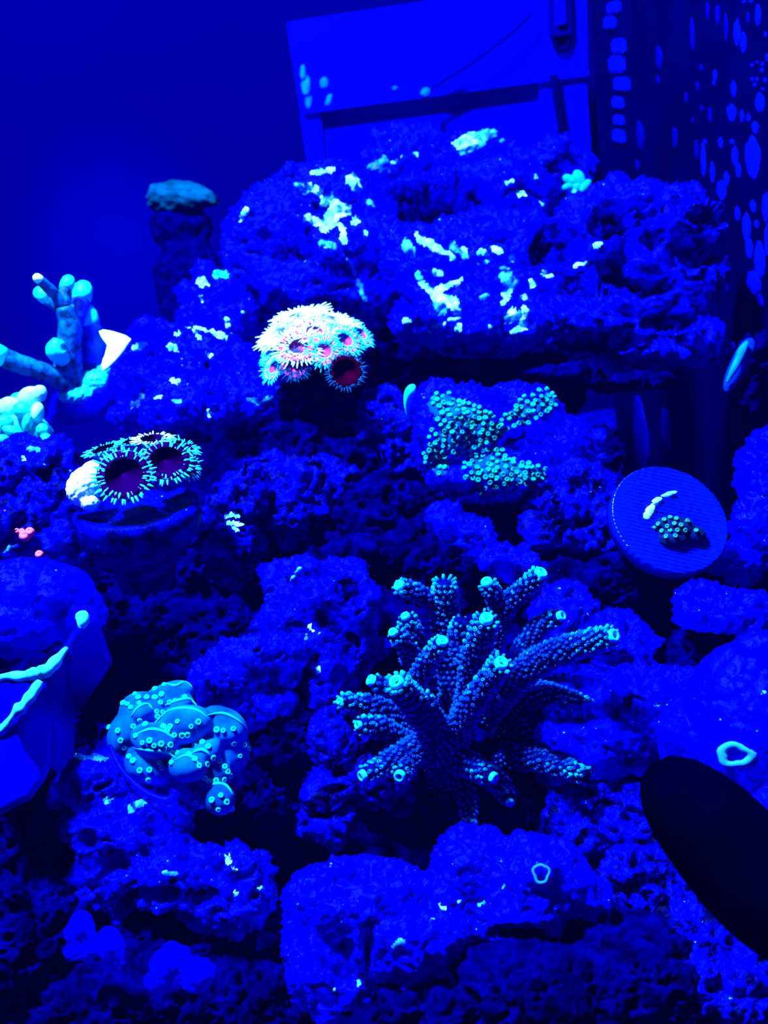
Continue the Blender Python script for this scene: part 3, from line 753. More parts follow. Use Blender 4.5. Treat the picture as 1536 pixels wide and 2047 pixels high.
def tent_mesh(n, r0, ln, th, seed, rows=2, lift=0.25):
    r = np.random.RandomState(seed); V = []; Fc = []
    for row in range(rows):
        for k in range(n):
            a = 2 * math.pi * (k + 0.5 * row + r.uniform(-.45, .45)) / n
            d = np.array([math.cos(a), math.sin(a), 0])
            up = lift + row * 0.32 + r.uniform(-.35, .35)
            l = ln * r.uniform(.55, 1.35) * (1 - .15 * row)
            p0 = d * (r0 - row * th * 4.4)
            pts = np.array([p0 + d * l * t * math.cos(up * (1 - .5 * t)) + np.array([0, 0, l * t * math.sin(up * (1 - .5 * t))]) for t in (0, .35, .7, 1.0)])
            v, f, _ = sweep(pts, np.array([1.15, 1.0, .8, .35]) * th, 5)
            off = sum(map(len, V)); Fc += [tuple(i + off for i in q) for q in f]; V.append(v)
    return np.concatenate(V), Fc

def anemone(parent, org, px, py, d, rad, nrm, disc, tent, seed, n=26, col_len=1.1, mouth=None, ln=.42, th=.048, rows=3):
    """one polyp: column, cupped oral disc, ring of tentacles; rad in px at depth d; nrm in camera axes (right, up, toward viewer)"""
    s = rad * d / F
    nw = nrm[0] * RIGHT + nrm[1] * UP - nrm[2] * FWD
    V, Fc = lathe([(0.62, -col_len), (0.6, -.5), (.78, -.15), (0.98, 0.02), (0.9, 0.06), (0.55, -.02)], 18)
    e = obj('polyp', mesh_np('polyp_column', V, Fc), M_FLESH, parent)
    put(e, at(px, py, d) - org, nw, seed, s)
    V, Fc = lathe([(0.95, 0.05), (0.8, 0.08), (0.5, 0.0), (0.3, -.04), (.24, .03), (.14, .0), (.06, -.1)], 20)
    V[:, 2] += 0.02 * np.cos(np.arctan2(V[:, 1], V[:, 0]) * 9) * np.hypot(V[:, 0], V[:, 1])
    obj('oral_disc', mesh_np('oral_disc', V, Fc), disc, e)
    V, Fc = tent_mesh(n, 0.9, ln, th, seed, rows)
    t = obj('tentacles', mesh_np('tentacles', V, Fc), tent, e); t['kind'] = 'stuff'
    if mouth:
        V, Fc = lathe([(0.16, -.05), (.17, .02), (.12, .06), (.06, .0), (.02, -.02)], 12)
        V[:, 0] *= 1.7
        obj('mouth', mesh_np('mouth', V, Fc), mouth, e)
    return e
Z0 = at(620, 720, .365)
zo = empty('anemone_cluster', Z0, 'blazing white and magenta cluster of frilled polyps at the centre of the reef', 'coral')
for i, (px, py, d, r, nm, di, te) in enumerate([
        (600, 632, .372, 50, (-.2, .9, .45), M_DISC_W, M_TENT_W), (672, 640, .372, 42, (.25, .9, .4), M_DISC_W, M_TENT_W), (556, 668, .366, 42, (-.5, .7, .6), M_DISC_W, M_TENT_W),
        (628, 664, .360, 40, (.1, .75, .7), M_DISC_P, M_TENT_W), (598, 694, .356, 44, (-.1, .55, .8), M_DISC_P, M_TENT_W), (690, 680, .362, 36, (.4, .5, .7), M_DISC_P, M_TENT_C),
        (722, 668, .372, 28, (.6, .5, .5), M_DISC_P, M_TENT_C), (648, 702, .354, 34, (.1, .3, .9), M_DISC_P, M_TENT_C), (548, 735, .360, 30, (-.6, .3, .6), M_DISC_P, M_TENT_C), (590, 730, .354, 30, (-.1, .1, .9), M_DISC_P, M_TENT_D),
        (540, 700, .368, 30, (-.8, .4, .4), M_DISC_W, M_TENT_C), (692, 742, .350, 36, (.1, .1, 1.0), M_DISC_R, M_TENT_D)]):
    anemone(zo, Z0, px, py, d, r, nm, di, te, 300 + i, n=42, ln=.3 if di is M_DISC_R else .40, th=.034, rows=2 if di is M_DISC_R else 4)
Z1 = at(265, 990, .295)
z2 = empty('anemone_pair', Z1, 'open dark violet polyps fringed with cyan tentacles sitting in the round cup', 'coral')
anemone(z2, Z1, 247, 950, .285, 56, (.05, .35, .95), M_DISC_V, M_TENT_C, 401, n=38, ln=.28, rows=2)
anemone(z2, Z1, 332, 922, .294, 50, (.15, .55, .8), M_DISC_V, M_TENT_C, 402, n=34, ln=.28, rows=2)
for k, (px, py, d, r, nm) in enumerate([(372, 930, .300, 30, (.6, .4, .7)), (305, 878, .306, 34, (0, .93, .35)), (366, 893, .304, 30, (.4, .85, .4)), (208, 898, .302, 34, (-.3, .9, .35)), (262, 884, .308, 30, (-.1, .95, .3))]):
    anemone(z2, Z1, px, py, d, r, nm, M_DISC_V, M_TENT_C if k != 1 else M_TENT_W, 403 + k, n=26, ln=.4, rows=2)
V, Fq = blob_union([ell(168, 972, .290, 34, 42, 30, 25), ell(185, 945, .291, 22, 25, 20), ell(180, 1005, .289, 20, 18, 20)], 2.5 * .29 / F)
V = relax(V, Fq, 3); V = V + normals(V, Fq) * (2.2 * pn(V / (.29 / F) / 7) * .29 / F)[:, None].astype(np.float32)
tag(obj('sponge_lump', mesh_np('sponge_lump', V - V.mean(axis=0), Fq), M_WHITE, loc=V.mean(axis=0)), 'pale rounded lump pressed against the left side of the violet polyps', 'sponge')
# round cup holding the pair
M_CUP = rock_mat('cup_stone', (0.0, 0.0, 0.03), (0.0, 0.0, 0.22), seed=9, fleck_at=.72)
def cup(name, label, px, py, d, rad, nrm, prof, mat, amp=.03, seed=0):
    V, Fc = lathe(prof, 72)
    V = V + (V / (np.linalg.norm(V, axis=1, keepdims=True) + 1e-9)) * (amp * pn(V * 3.1 + seed) + amp * .5 * pn(V * 9 + seed))[:, None]
    o = obj(name, mesh_np(name, V * (rad * d / F), Fc), mat)
    nw = nrm[0] * RIGHT + nrm[1] * UP - nrm[2] * FWD
    put(o, at(px, py, d), nw)
    return tag(o, label, 'frag plug')
cup('coral_cup', 'dark round stone cup under the violet polyps', 272, 1015, .298, 128, (-.05, .93, .38),
    [(.45, -1.3), (.5, -1.0), (.8, -.62), (.97, -.35), (1.0, -.1), (.98, .02), (.9, .06), (.8, .02), (.6, -.02), (.3, .02), (.05, .03)], M_CUP, seed=3)

# ------------------------------------------------------------------ grooved disc
def grooved_disc():
    rad = 122 * .298 / F
    n, m = 64, 220
    R_ = np.linspace(0.0, 1, n) * rad; R_[0] = rad * .004
    a = np.arange(m) / m * 2 * math.pi
    X = R_[:, None] * np.cos(a); Y = R_[:, None] * np.sin(a)
    u = X * math.sin(.55) + Y * math.cos(.55)
    q = np.stack([X.ravel(), Y.ravel(), 0 * X.ravel()], 1)
    wob = pn(q / .0016).reshape(X.shape)
    Z = 0.00026 * np.sin(2 * math.pi * (u + .00025 * wob) / .00118) + .00014 * wob
    Z[-1] -= .0004; Z[-2] -= .0001
    V = np.stack([X, Y, Z], 2).reshape(-1, 3)
    low = np.stack([rad * 1.0 * np.cos(a), rad * 1.0 * np.sin(a), np.full(m, -.0042)], 1)
    V = np.concatenate([V, low, [[0, 0, -.0042]]])
    Fc = []
    for i in range(n):
        for k in range(m):
            p, r = i * m + k, i * m + (k + 1) % m
            Fc.append((p, p + m, r + m, r))
    Fc += [((n) * m + (k + 1) % m, n * m + k, len(V) - 1) for k in range(m)]
    Fc.append(tuple(range(m)))
    return V, Fc
M_DISC = plain('disc_ceramic', (0.0, 0.002, 0.36), 0.14, 0.30, 0.2, 500)
V, Fc = grooved_disc()
nw = .16 * RIGHT + .49 * UP - .86 * FWD
disc = empty('grooved_disc', at(1341, 1036, .298), 'round flat disc scored with fine parallel grooves, carrying a small polyp clump', 'frag plug')
put(disc, at(1341, 1036, .298), nw)
obj('disc_plate', mesh_np('disc_plate', V, Fc), M_DISC, disc)
st_ = mesh_np('stem', *lathe([(.0065, -.013), (.006, -.004), (.0058, -.0038)], 20)); obj('stem', st_, M_DISC, disc)
inv = np.linalg.inv(np.array(Matrix.Translation(at(1341, 1036, .298).tolist()) @ frame(nw)))
def dpt(px, py, lift=0.0):
    o = at(1341, 1036, .298); d = at(px, py, 1.0) - CAM
    return ((o - CAM) @ nw + lift * .298 / F) / (d @ nw)
def loc_of(o_inv, P): return (o_inv @ np.append(P, 1))[:3]
def lump(name, blobs, vox, mat, parent, inv, nz=1.2, sc=6):
    d = blobs[0][2]
    V, Fq = blob_union([ell(*b) for b in blobs], vox * d / F)
    V = relax(V, Fq, 2); V = V + normals(V, Fq) * (nz * pn(V / (d / F) / sc) * d / F)[:, None].astype(np.float32)
    tree = BVHTree.FromPolygons(V.tolist(), Fq.tolist())
    Vl = (np.c_[V, np.ones(len(V))] @ inv.T)[:, :3]
    return obj(name, mesh_np(name, Vl, Fq), mat, parent), tree
lump('glue_smear', [(x, y, dpt(x, y, 0), a, b, 6, g) for x, y, a, b, g in [(1300, 1022, 15, 10, -55), (1312, 1004, 16, 8, -40), (1335, 990, 22, 6, -20), (1294, 1032, 9, 9, 0)]], 2.2, M_CRUST, disc, inv)
clump, ctree = lump('polyp_clump', [(x, y, dpt(x, y, 6), a, b, c_) for x, y, a, b, c_ in [(1352, 1058, 40, 26, 24), (1330, 1050, 22, 18, 18), (1385, 1070, 28, 20, 18), (1345, 1078, 30, 18, 18)]], 2.6, M_MATB, disc, inv)
for x, y in [(1318, 1048), (1310, 1055), (1328, 1040), (1340, 1036), (1353, 1038), (1368, 1034), (1378, 1030), (1335, 1052), (1349, 1048), (1362, 1050), (1374, 1042), (1325, 1062), (1340, 1062), (1355, 1060), (1370, 1060), (1350, 1072), (1392, 1062), (1333, 1073)]:
    h = hit(ctree, x, y)
    if h:
        o = obj('polyp', bme[2], None, disc)
        put(o, loc_of(inv, h[0]), loc_of(inv, h[0] + h[1]) - loc_of(inv, h[0]), 0, 5.2 * .294 / F)

# ------------------------------------------------------------------ branching stump coral on its plug (rear)
M_STUMP = plain('stump_tissue', (0.0, 0.055, 0.26), 0.55, 0.1, 0.7, 350, 0.8)
M_STUMPB = plain('stump_blue', (0.0, 0.015, 0.6), 0.55, 0.3, 0.3, 250, 0.3)
B0 = at(150, 780, .40)
sc_ = empty('stump_coral', B0, 'stubby branching coral with glowing cyan tips on a dish plug above the lumpy cyan coral', 'coral')
def stub(ctrl, mat, tip=None, tipn='branch_tip', per=7, tip_len=2):
    P, R = path(ctrl, per)
    R = R * (1.15 + .16 * pn(P / .003))
    b = obj('branch', mesh_np('branch', sweep(P, R, 14)[0] - B0, sweep(P, R, 14)[1]), mat, sc_)
    if tip:
        d = P[-1] - P[-3]; d /= np.linalg.norm(d); r = R[-1]
        pts = np.array([P[-1] - d * r * 1.2, P[-1] - d * r * .3, P[-1] + d * r * .5, P[-1] + d * r * 1.0, P[-1] + d * r * 1.25])
        v, f, _ = sweep(pts, np.array([1.03, 1.1, 1.0, .65, .2]) * r, 14)
        t = obj(tipn, mesh_np(tipn, v - B0, f), tip, b); t['label'] = 'glowing cyan branch tip'
stub([(148, 790, .395, 22), (136, 730, .392, 24), (140, 660, .388, 20), (128, 612, .385, 16)], M_STUMP)
stub([(133, 625, .387, 14), (115, 595, .384, 11), (92, 572, .380, 10), (76, 557, .377, 8)], M_STUMP, M_WHITE)
stub([(125, 610, .388, 16), (105, 600, .390, 15), (84, 588, .391, 12)], M_STUMP, M_TIP)
stub([(128, 612, .386, 14), (128, 590, .386, 10), (136, 565, .388, 11)], M_STUMP, M_TIP)
stub([(150, 640, .392, 16), (160, 610, .396, 16), (166, 582, .398, 15)], M_STUMPB, M_TIP)
stub([(188, 750, .405, 34), (182, 690, .402, 28), (172, 635, .400, 19)], M_STUMPB, M_TIP)
stub([(138, 770, .392, 20), (90, 745, .385, 16), (40, 728, .380, 17), (-15, 705, .375, 17)], M_STUMP, M_TIP)
stub([(128, 720, .388, 14), (112, 700, .384, 17), (118, 680, .383, 10)], M_TIP2)
def lump2(name, blobs, vox, mat, parent, org, nz=1.5, sc=8):
    d = blobs[0][2]
    V, Fq = blob_union([ell(*b) for b in blobs], vox * d / F)
    V = relax(V, Fq, 2); V = V + normals(V, Fq) * (nz * pn(V / (d / F) / sc) * d / F)[:, None].astype(np.float32)
    return obj(name, mesh_np(name, V - org, Fq), mat, parent)
lump2('encrusting_base', [(185, 765, .395, 34, 26, 20, -20), (150, 790, .392, 36, 18, 20), (205, 745, .397, 18, 16, 14)], 2.6, M_TIP2, sc_, B0, 3.0, 7)
lump2('plug_dish', [(165, 800, .402, 72, 44, 60, -30), (130, 835, .398, 40, 18, 30, -10), (225, 760, .41, 30, 30, 30)], 3, M_SMOOTH, sc_, B0)
# pale plate leaning on the mound
def slab(name, outline, d, th, mat):
    """flat shell with real thickness from an outline of (px, py, depth offset)"""
    n = len(outline)
    P = np.array([at(x, y, d + z) for x, y, z in outline]); c = P.mean(axis=0)
    nn = np.cross(P[1] - P[0], P[2] - P[0]); nn /= np.linalg.norm(nn)
    if nn @ (CAM - c) < 0: nn = -nn
    V = np.concatenate([P, P - nn * th, [c + nn * th * .5], [c - nn * th * 1.5]]) - c
    Fc = [(i, (i + 1) % n, 2 * n) for i in range(n)] + [(n + (i + 1) % n, n + i, 2 * n + 1) for i in range(n)] + [((i + 1) % n, i, n + i, n + (i + 1) % n) for i in range(n)]
    me = mesh_np(name, V, Fc, True)
    bm = bmesh.new(); bm.from_mesh(me); bmesh.ops.recalc_face_normals(bm, faces=bm.faces[:]); bmesh.ops.subdivide_edges(bm, edges=bm.edges[:], cuts=2, use_grid_fill=True, smooth=0.3); bm.to_mesh(me); bm.free()
    me.polygons.foreach_set('use_smooth', np.ones(len(me.polygons), dtype=bool))
    return obj(name, me, mat, loc=c)
tag(slab('coral_plate', [(198, 662, 0), (225, 664, -.002), (258, 678, -.004), (246, 700, -.006), (228, 722, -.008), (205, 742, -.010), (208, 715, -.006), (214, 690, -.003)], .386, .0014, M_WHITE),
    'pale triangular coral plate wedged behind the stump coral', 'coral')
# lumpy cyan coral at the frame edge
L0 = at(40, 840, .36)
lc = empty('lumpy_coral', L0, 'heap of fat glowing cyan polyps below the stump coral', 'coral')
M_LUMP = plain('lump_cyan', (0.0, 0.45, 0.5), 0.5, 0.3, 0.35, 160)
M_LUMPW = plain('lump_pale', (0.3, 0.8, 0.7), 0.5, 0.3, 0.2, 160)
for i, (x, y, d, rx, ry, an, mt) in enumerate([(60, 795, .365, 26, 22, -30, 1), (20, 815, .365, 26, 22, 0, 1), (80, 785, .37, 14, 16, 0, 1), (45, 820, .36, 20, 18, 20, 0), (75, 825, .36, 13, 22, 5, 1), (10, 845, .358, 18, 16, 0, 0), (25, 862, .352, 22, 11, 20, 0), (55, 845, .354, 10, 20, 10, 0), (85, 860, .355, 13, 14, 0, 0),
        (45, 880, .35, 15, 12, 0, 0), (92, 877, .354, 13, 11, 20, 0), (5, 880, .35, 16, 12, 0, 0), (-20, 830, .36, 20, 24, 0, 0), (-15, 860, .355, 18, 18, 0, 0), (38, 800, .368, 18, 16, 0, 0)]):
    lump2('polyp', [(x, y, d, rx, ry, (rx + ry) / 2, an), (x + 3, y + 6, d + .002, rx * .7, ry * .8, rx * .6, an)], 2.6, M_LUMPW if mt else M_LUMP, lc, L0, .8, 9)
lump2('polyp_base', [(35, 855, .366, 62, 36, 30), (80, 865, .365, 28, 22, 20)], 4, M_TIP2, lc, L0)
# ------------------------------------------------------------------ folded blue clam at the frame edge
M_CLAM = plain('clam_blue', (0.0, 0.0, 0.32), 0.5, 0.01, 0.8, 30, 0.2)
M_STRIPE = plain('clam_stripe', (0.03, 0.45, 0.6), 0.6, 0.03, 0.35, 200)
def folded(name, pts, faces, th, mat, parent, org, cuts=3):
    P = np.array([at(*p) for p in pts])
    me = mesh_np(name, P - org, faces)
    bm = bmesh.new(); bm.from_mesh(me)
    bmesh.ops.recalc_face_normals(bm, faces=bm.faces[:])
    bmesh.ops.subdivide_edges(bm, edges=bm.edges[:], cuts=cuts, use_grid_fill=True)
    for _ in range(2): bmesh.ops.smooth_vert(bm, verts=[v for v in bm.verts if not v.is_boundary], factor=.5, use_axis_x=True, use_axis_y=True, use_axis_z=True)
    c = Vector((CAM - org).tolist())
    f0 = bm.faces[:]
    if sum((c - f.calc_center_median()).dot(f.normal) for f in f0) < 0: bmesh.ops.reverse_faces(bm, faces=f0)
    bm.normal_update()
    bmesh.ops.solidify(bm, geom=bm.faces[:], thickness=th)
    bm.to_mesh(me); bm.free()
    me.polygons.foreach_set('use_smooth', np.ones(len(me.polygons), dtype=bool))
    return obj(name, me, mat, parent)
G0 = at(80, 1420, .235)
clam = empty('folded_clam', G0, 'large blue clam shell with angular folds and cyan striped ridges', 'shell')
CP = [(-60, 1345, .250), (20, 1350, .246), (80, 1345, .238), (130, 1305, .240), (160, 1262, .246), (190, 1228, .256), (208, 1270, .258), (226, 1322, .256), (200, 1365, .255), (160, 1420, .253), (135, 1370, .246),
      (-60, 1470, .238), (5, 1458, .232), (40, 1415, .230), (80, 1375, .232), (105, 1440, .238), (145, 1440, .248), (150, 1510, .244), (100, 1535, .236), (30, 1520, .228), (-40, 1540, .228), (60, 1600, .228), (-30, 1640, .224), (90, 1560, .232)]
folded('upper_fold', CP, [(0, 1, 13, 12, 11), (1, 2, 14, 13)], .0015, M_CLAM, clam, G0)
folded('outer_fold', CP, [(3, 4, 5, 6), (3, 6, 7, 8), (3, 8, 9, 10)], .0015, M_CLAM, clam, G0)
folded('middle_fold', CP, [(2, 3, 10, 14), (14, 10, 9, 15), (15, 9, 16), (15, 16, 17, 18)], .0015, M_CLAM, clam, G0)
folded('lower_fold', CP, [(13, 14, 15, 19), (15, 18, 23, 19), (12, 13, 19, 20), (11, 12, 20), (19, 23, 21), (20, 19, 21, 22)], .0015, M_CLAM, clam, G0)
def stripe(ctrl, parent, org, mat, nm='ridge_stripe', bead=.12):
    P, R = path(ctrl, 7)
    R = 1.35 * R * (1 + bead * np.sin(np.arange(len(R)) * .7))
    v, f, _ = sweep(P, R, 10)
    return obj(nm, mesh_np(nm, v - org, f), mat, parent)
stripe([(-20, 1362, .245, 4), (15, 1352, .243, 6), (45, 1352, .240, 8), (68, 1347, .2365, 9), (82, 1344, .2355, 10)], clam, G0, M_STRIPE)
stripe([(82, 1346, .2355, 9), (100, 1335, .237, 10), (118, 1314, .2385, 7), (133, 1296, .241, 3)], clam, G0, M_STRIPE)
stripe([(80, 1362, .232, 5), (66, 1385, .2305, 9), (50, 1405, .229, 7), (38, 1418, .2285, 9), (20, 1440, .229, 5), (8, 1456, .230, 9), (-12, 1468, .233, 6)], clam, G0, M_STRIPE)
stripe([(163, 1228, .250, 9), (166, 1240, .249, 10), (163, 1255, .2485, 5), (161, 1263, .248, 2)], clam, G0, M_STRIPE, bead=.05)

# ------------------------------------------------------------------ black mussel shell near the glass
def mussel():
    n, m = 30, 40
    V = []; Fc = []
    for i in range(n + 1):
        t = i / n; x = -1 + 2 * t
        w = (max(0.0, 1 - abs(x) ** 2.6)) ** .5 * (0.92 + 0.08 * x) + .001
        for k in range(m):
            a = 2 * math.pi * k / m
            V.append((x, w * math.cos(a), w * math.sin(a)))
    for i in range(n):
        for k in range(m):
            p, q = i * m + k, i * m + (k + 1) % m
            Fc.append((p, q, q + m, p + m))
    return np.array(V), Fc
V, Fc = mussel()
c, A = ell(1482, 1722, .185, 268, 122, 105, 47)
V = V @ A; V += (V / np.linalg.norm(V, axis=1, keepdims=True)) * (pn(V / .012) * .0005)[:, None]
mu = tag(obj('mussel_shell', mesh_np('mussel_shell', V, Fc), M_BLACK, loc=c), 'big smooth black mussel shell close to the glass, in front of the bright boulder', 'shell')
# pale ring worm tubes
def ring(name, label, px, py, tree, d, r, th, sx, mat, ang=0.0, group=None):
    h = hit(tree, px, py) if tree else None
    P = h[0] + h[1] * .0009 if h else at(px, py, d)
    nn = h[1] if h else -FWD
    dd = proj(P)[2]
    nn = nn + 0.9 * (CAM - P) / np.linalg.norm(CAM - P)
    a = np.linspace(0, 2 * math.pi, 25)[:-1]
    V = []; Fc = []
    for i, t in enumerate(a):
        rr = 1 + .10 * math.sin(3 * t + px) + .06 * math.sin(5 * t)
        for k in range(8):
            b = 2 * math.pi * k / 8
            V.append(((rr + th * math.cos(b)) * math.cos(t) * sx, (rr + th * math.cos(b)) * math.sin(t), th * math.sin(b)))
    for i in range(24):
        for k in range(8):
            j = (i + 1) % 24; l = (k + 1) % 8
            Fc.append((i * 8 + k, j * 8 + k, j * 8 + l, i * 8 + l))
    o = obj(name, mesh_np(name, V, Fc), mat)
    X = RIGHT - nn * (RIGHT @ nn) / (nn @ nn); X /= np.linalg.norm(X)
    Z = nn / np.linalg.norm(nn); Y = np.cross(Z, X)
    m = np.eye(4); s = r * dd / F
    m[:3, 0] = X * s; m[:3, 1] = Y * s; m[:3, 2] = Z * s; m[:3, 3] = P
    o.matrix_local = Matrix(m.tolist())
    return tag(o, label, 'worm tube', group)
sh_tree = bvh(SHELF)
ring('worm_tube', 'pale oval ring on the smooth boulder above the black mussel shell', 1472, 1507, sh_tree, .22, 19, .36, 1.5, plain('ring_pale', (0.01, 0.15, 0.5), .6, .03, .3, 300))
dome = bvh([o for k, o in ROCKS.items() if k.startswith('bright domed')][0])
ring('worm_tube', 'thin blue ring standing on the bright domed foreground rock', 1081, 1746, dome, .22, 17, .2, .9, M_CRUST_B)
# cyan blade shell at the overflow wall
V, Fc = mussel()
c, A = ell(1478, 730, .395, 60, 19, 12, -64)
tag(obj('blade_shell', mesh_np('blade_shell', V @ A, Fc), plain('blade_blue', (0.0, 0.012, .6), .4, .03, .3, 120), loc=c), 'slender blade shell with a cyan stripe standing by the overflow wall', 'shell')
b_ = COL.objects[-1] if False else bpy.data.objects['blade_shell']
P, R = path([(1454, 765, .3925, 3), (1466, 742, .3905, 7), (1476, 722, .3900, 8), (1485, 700, .3905, 9), (1494, 685, .3925, 4)], 6)
v, f, _ = sweep(P, R, 10); obj('stripe', mesh_np('stripe', v - c, f), plain('blade_cyan', (0.0, .11, .6), .5, .03, .3, 200), b_)

# ------------------------------------------------------------------ small animals and growths
# leafy cyan coral at the top of the reef
E0 = at(1155, 375, .44)
leafc = empty('leaf_coral', E0, 'little pale green coral of spread leaf lobes at the top right of the reef', 'coral')
M_LEAF = plain('leaf_green', (0.0, .17, .20), .5, .03, .3, 200)
for x, y, rx, ry, an in [(1142, 362, 20, 11, 35), (1158, 358, 13, 20, -20), (1138, 374, 15, 9, -10), (1168, 374, 20, 11, -45), (1152, 374, 14, 12, 0)]:
    lump2('lobe', [(x, y, .44, rx, ry, 9, an)], 2.2, M_LEAF, leafc, E0, .6, 8)
lump2('stalk', [(1151, 402, .437, 10, 18, 9), (1150, 390, .439, 9, 14, 9)], 2.2, M_CRUST_B, leafc, E0, .6, 8)
# salmon polyps
M_PINK = plain('salmon_tissue', (1.0, 0.05, 0.10), .5, .3, .25, 400)
for i, (x, y, d, r, lb) in enumerate([(14, 1030, .292, 11, 'salmon bead polyp on the rock nearest the frame edge, topmost of the salmon beads'), (26, 1041, .292, 8, 'small salmon bead polyp just under the topmost one'), (34, 1062, .29, 6, 'tiny salmon bead polyp left of the salmon clump'),
        (50, 1072, .289, 12, 'fat salmon bead polyp low in the salmon clump'), (60, 1064, .289, 10, 'rounded salmon bead polyp high in the salmon clump'), (44, 1063, .2895, 7, 'small salmon bead polyp tucked in the salmon clump'), (79, 1109, .287, 9, 'lone salmon bead polyp lowest on the rock')]):
    V, Fc = lathe([(.5, -1.1), (.75, -.6), (1.0, 0), (.85, .6), (.5, .85), (.25, .7), (.05, .66)], 14)
    o = obj('bead_polyp', mesh_np('bead_polyp', V, Fc), M_PINK)
    put(o, at(x, y, d), -FWD + .5 * UP, 0, r * d / F); tag(o, lb, 'polyp', 'salmon bead polyps')
# cyan-footed snail between the cluster and the mat
N0 = at(828, 800, .345)
sn = empty('finger_polyp', N0, 'single dark finger polyp with a glowing cyan flank left of the button polyp mat', 'polyp')
P, R = path([(838, 850, .352, 14), (834, 825, .35, 15), (828, 800, .347, 14), (822, 782, .344, 10), (820, 775, .343, 4)], 6)
v, f, _ = sweep(P, R, 14); obj('body', mesh_np('body', v - N0, f), M_ACRO, sn)
P, R = path([(816, 832, .343, 2.5), (816, 810, .341, 8), (819, 790, .339, 11), (823, 778, .338, 10), (827, 771, .339, 4)], 6)
v, f, _ = sweep(P, R, 12); obj('cyan_flank', mesh_np('cyan_flank', v - N0, f), M_TIP, sn)

# ------------------------------------------------------------------ overflow wall with coralline spots
M_OVER = plain('overflow_black', (0.0, 0.0, 0.018), .45, .01, .3, 30)
M_SPOT = plain('spot_blue', (0.0, 0.001, .55), .6, .02, .4, 150)
M_SPOT2 = plain('spot_dim', (0.0, 0.0, .12), .6, .02, .4, 150)
WX = .160
_d = at(1186, 120, 1.0) - CAM
y_end = float(_d[1] * WX / _d[0])
ob = empty('overflow_box', (WX + .06, .5, 0), 'tall black overflow box along the tank side, speckled with blue coralline spots', 'overflow box')
obj('box_shell', boxm(-.06, .06, -.42, y_end - .5, 0, .62, .002), M_OVER, ob)
tooth = [(1230, 15, 26, 22), (1222, 45, 22, 24), (1240, 92, 26, 28), (1236, 128, 30, 32), (1246, 168, 30, 26), (1238, 205, 20, 22), (1240, 240, 18, 18), (1240, 272, 22, 24)]
sp_me = []
for k in range(6):
    V = ICO_V.copy(); V = V * (1 + .28 * pn(V * 1.6 + k * 7))[:, None]; V[:, 0] *= .12
    me = mesh_np('spot', V, ICO_F); sp_me.append(me)
for k in range(6): sp_me[k].materials.append(M_SPOT if k < 3 else M_SPOT2)
def wall_pt(px, py):
    d = at(px, py, 1.0) - CAM
    t = WX / d[0]
    return CAM + t * d, t
r_ = np.random.RandomState(11)
spots = [(1516, 30, 13, 38, 0), (1496, 35, 8, 18, 3), (1474, 65, 13, 50, 0), (1487, 85, 13, 36, 0), (1452, 55, 8, 48, 3), (1531, 68, 5, 10, 0), (1534, 115, 6, 14, 0), (1467, 178, 11, 28, 0), (1430, 150, 8, 20, 1), (1428, 165, 6, 10, 1), (1395, 172, 8, 16, 3), (1402, 135, 8, 12, 3),
         (1520, 205, 20, 34, 0), (1463, 225, 18, 30, 0), (1484, 232, 7, 24, 0), (1497, 235, 9, 14, 0), (1510, 255, 14, 22, 0), (1420, 230, 9, 30, 3), (1403, 216, 8, 10, 3), (1505, 315, 30, 76, 0), (1470, 312, 12, 40, 0), (1477, 340, 10, 28, 0), (1441, 285, 9, 18, 0), (1464, 283, 9, 10, 0), (1410, 283, 8, 9, 0),
         (1453, 357, 10, 26, 0), (1443, 380, 18, 40, 0), (1425, 345, 9, 38, 0), (1506, 412, 12, 22, 0), (1532, 415, 14, 60, 0), (1475, 427, 11, 26, 0), (1493, 455, 16, 54, 0), (1513, 448, 9, 16, 0), (1520, 520, 22, 70, 0), (1498, 495, 14, 40, 0), (1508, 565, 26, 50, 0), (1520, 600, 14, 24, 0), (1535, 480, 12, 60, 0), (1385, 70, 9, 64, 3), (1435, 30, 10, 40, 3), (1415, 22, 8, 30, 3),
         (1504, 130, 6, 7, 0), (1525, 128, 7, 7, 0), (1524, 140, 7, 7, 0), (1504, 158, 6, 7, 0), (1514, 158, 6, 7, 0), (1530, 160, 7, 8, 0), (1509, 169, 8, 7, 0), (1526, 178, 7, 5, 0), (1514, 124, 6, 4, 0), (1502, 2, 9, 5, 0), (1488, 3, 9, 5, 0), (1318, 115, 14, 40, 4), (1316, 160, 8, 16, 4), (1350, 275, 10, 44, 4), (1280, 270, 16, 50, 4), (1275, 330, 10, 20, 4), (1372, 195, 7, 22, 4), (1385, 240, 6, 10, 4), (1393, 300, 8, 40, 4), (1407, 320, 10, 60, 1), (1282, 870, 26, 150, 4), (1334, 862, 22, 90, 3)]
for i, (px, py, w, h, mk) in enumerate(spots):
    p, d = wall_pt(px, py)
    o = obj('coralline_spot', sp_me[(mk // 3 * 3 + i % 3) % 6], None, ob)
    ww = w * 1.0 / 2 * d / F / max(.2, WX / d); hh = h / 2 * d / F
    o.matrix_local = Matrix.Translation((p - np.array([WX + .06, .5, 0])).tolist()) @ Matrix.Diagonal((hh * .6, ww, hh, 1))
for i, (px, py, w, h) in enumerate(tooth):
    p, d = wall_pt(px, py)
    me = boxm(-.5, .5, -.5, .5, -.5, .5, .16)
    o = obj('comb_tooth', me, M_SPOT, ob)
    o.matrix_local = Matrix.Translation((p - np.array([WX + .06, .5, 0])).tolist()) @ Matrix.Diagonal((.004, w * d / F / max(.2, WX / d), h * d / F, 1))

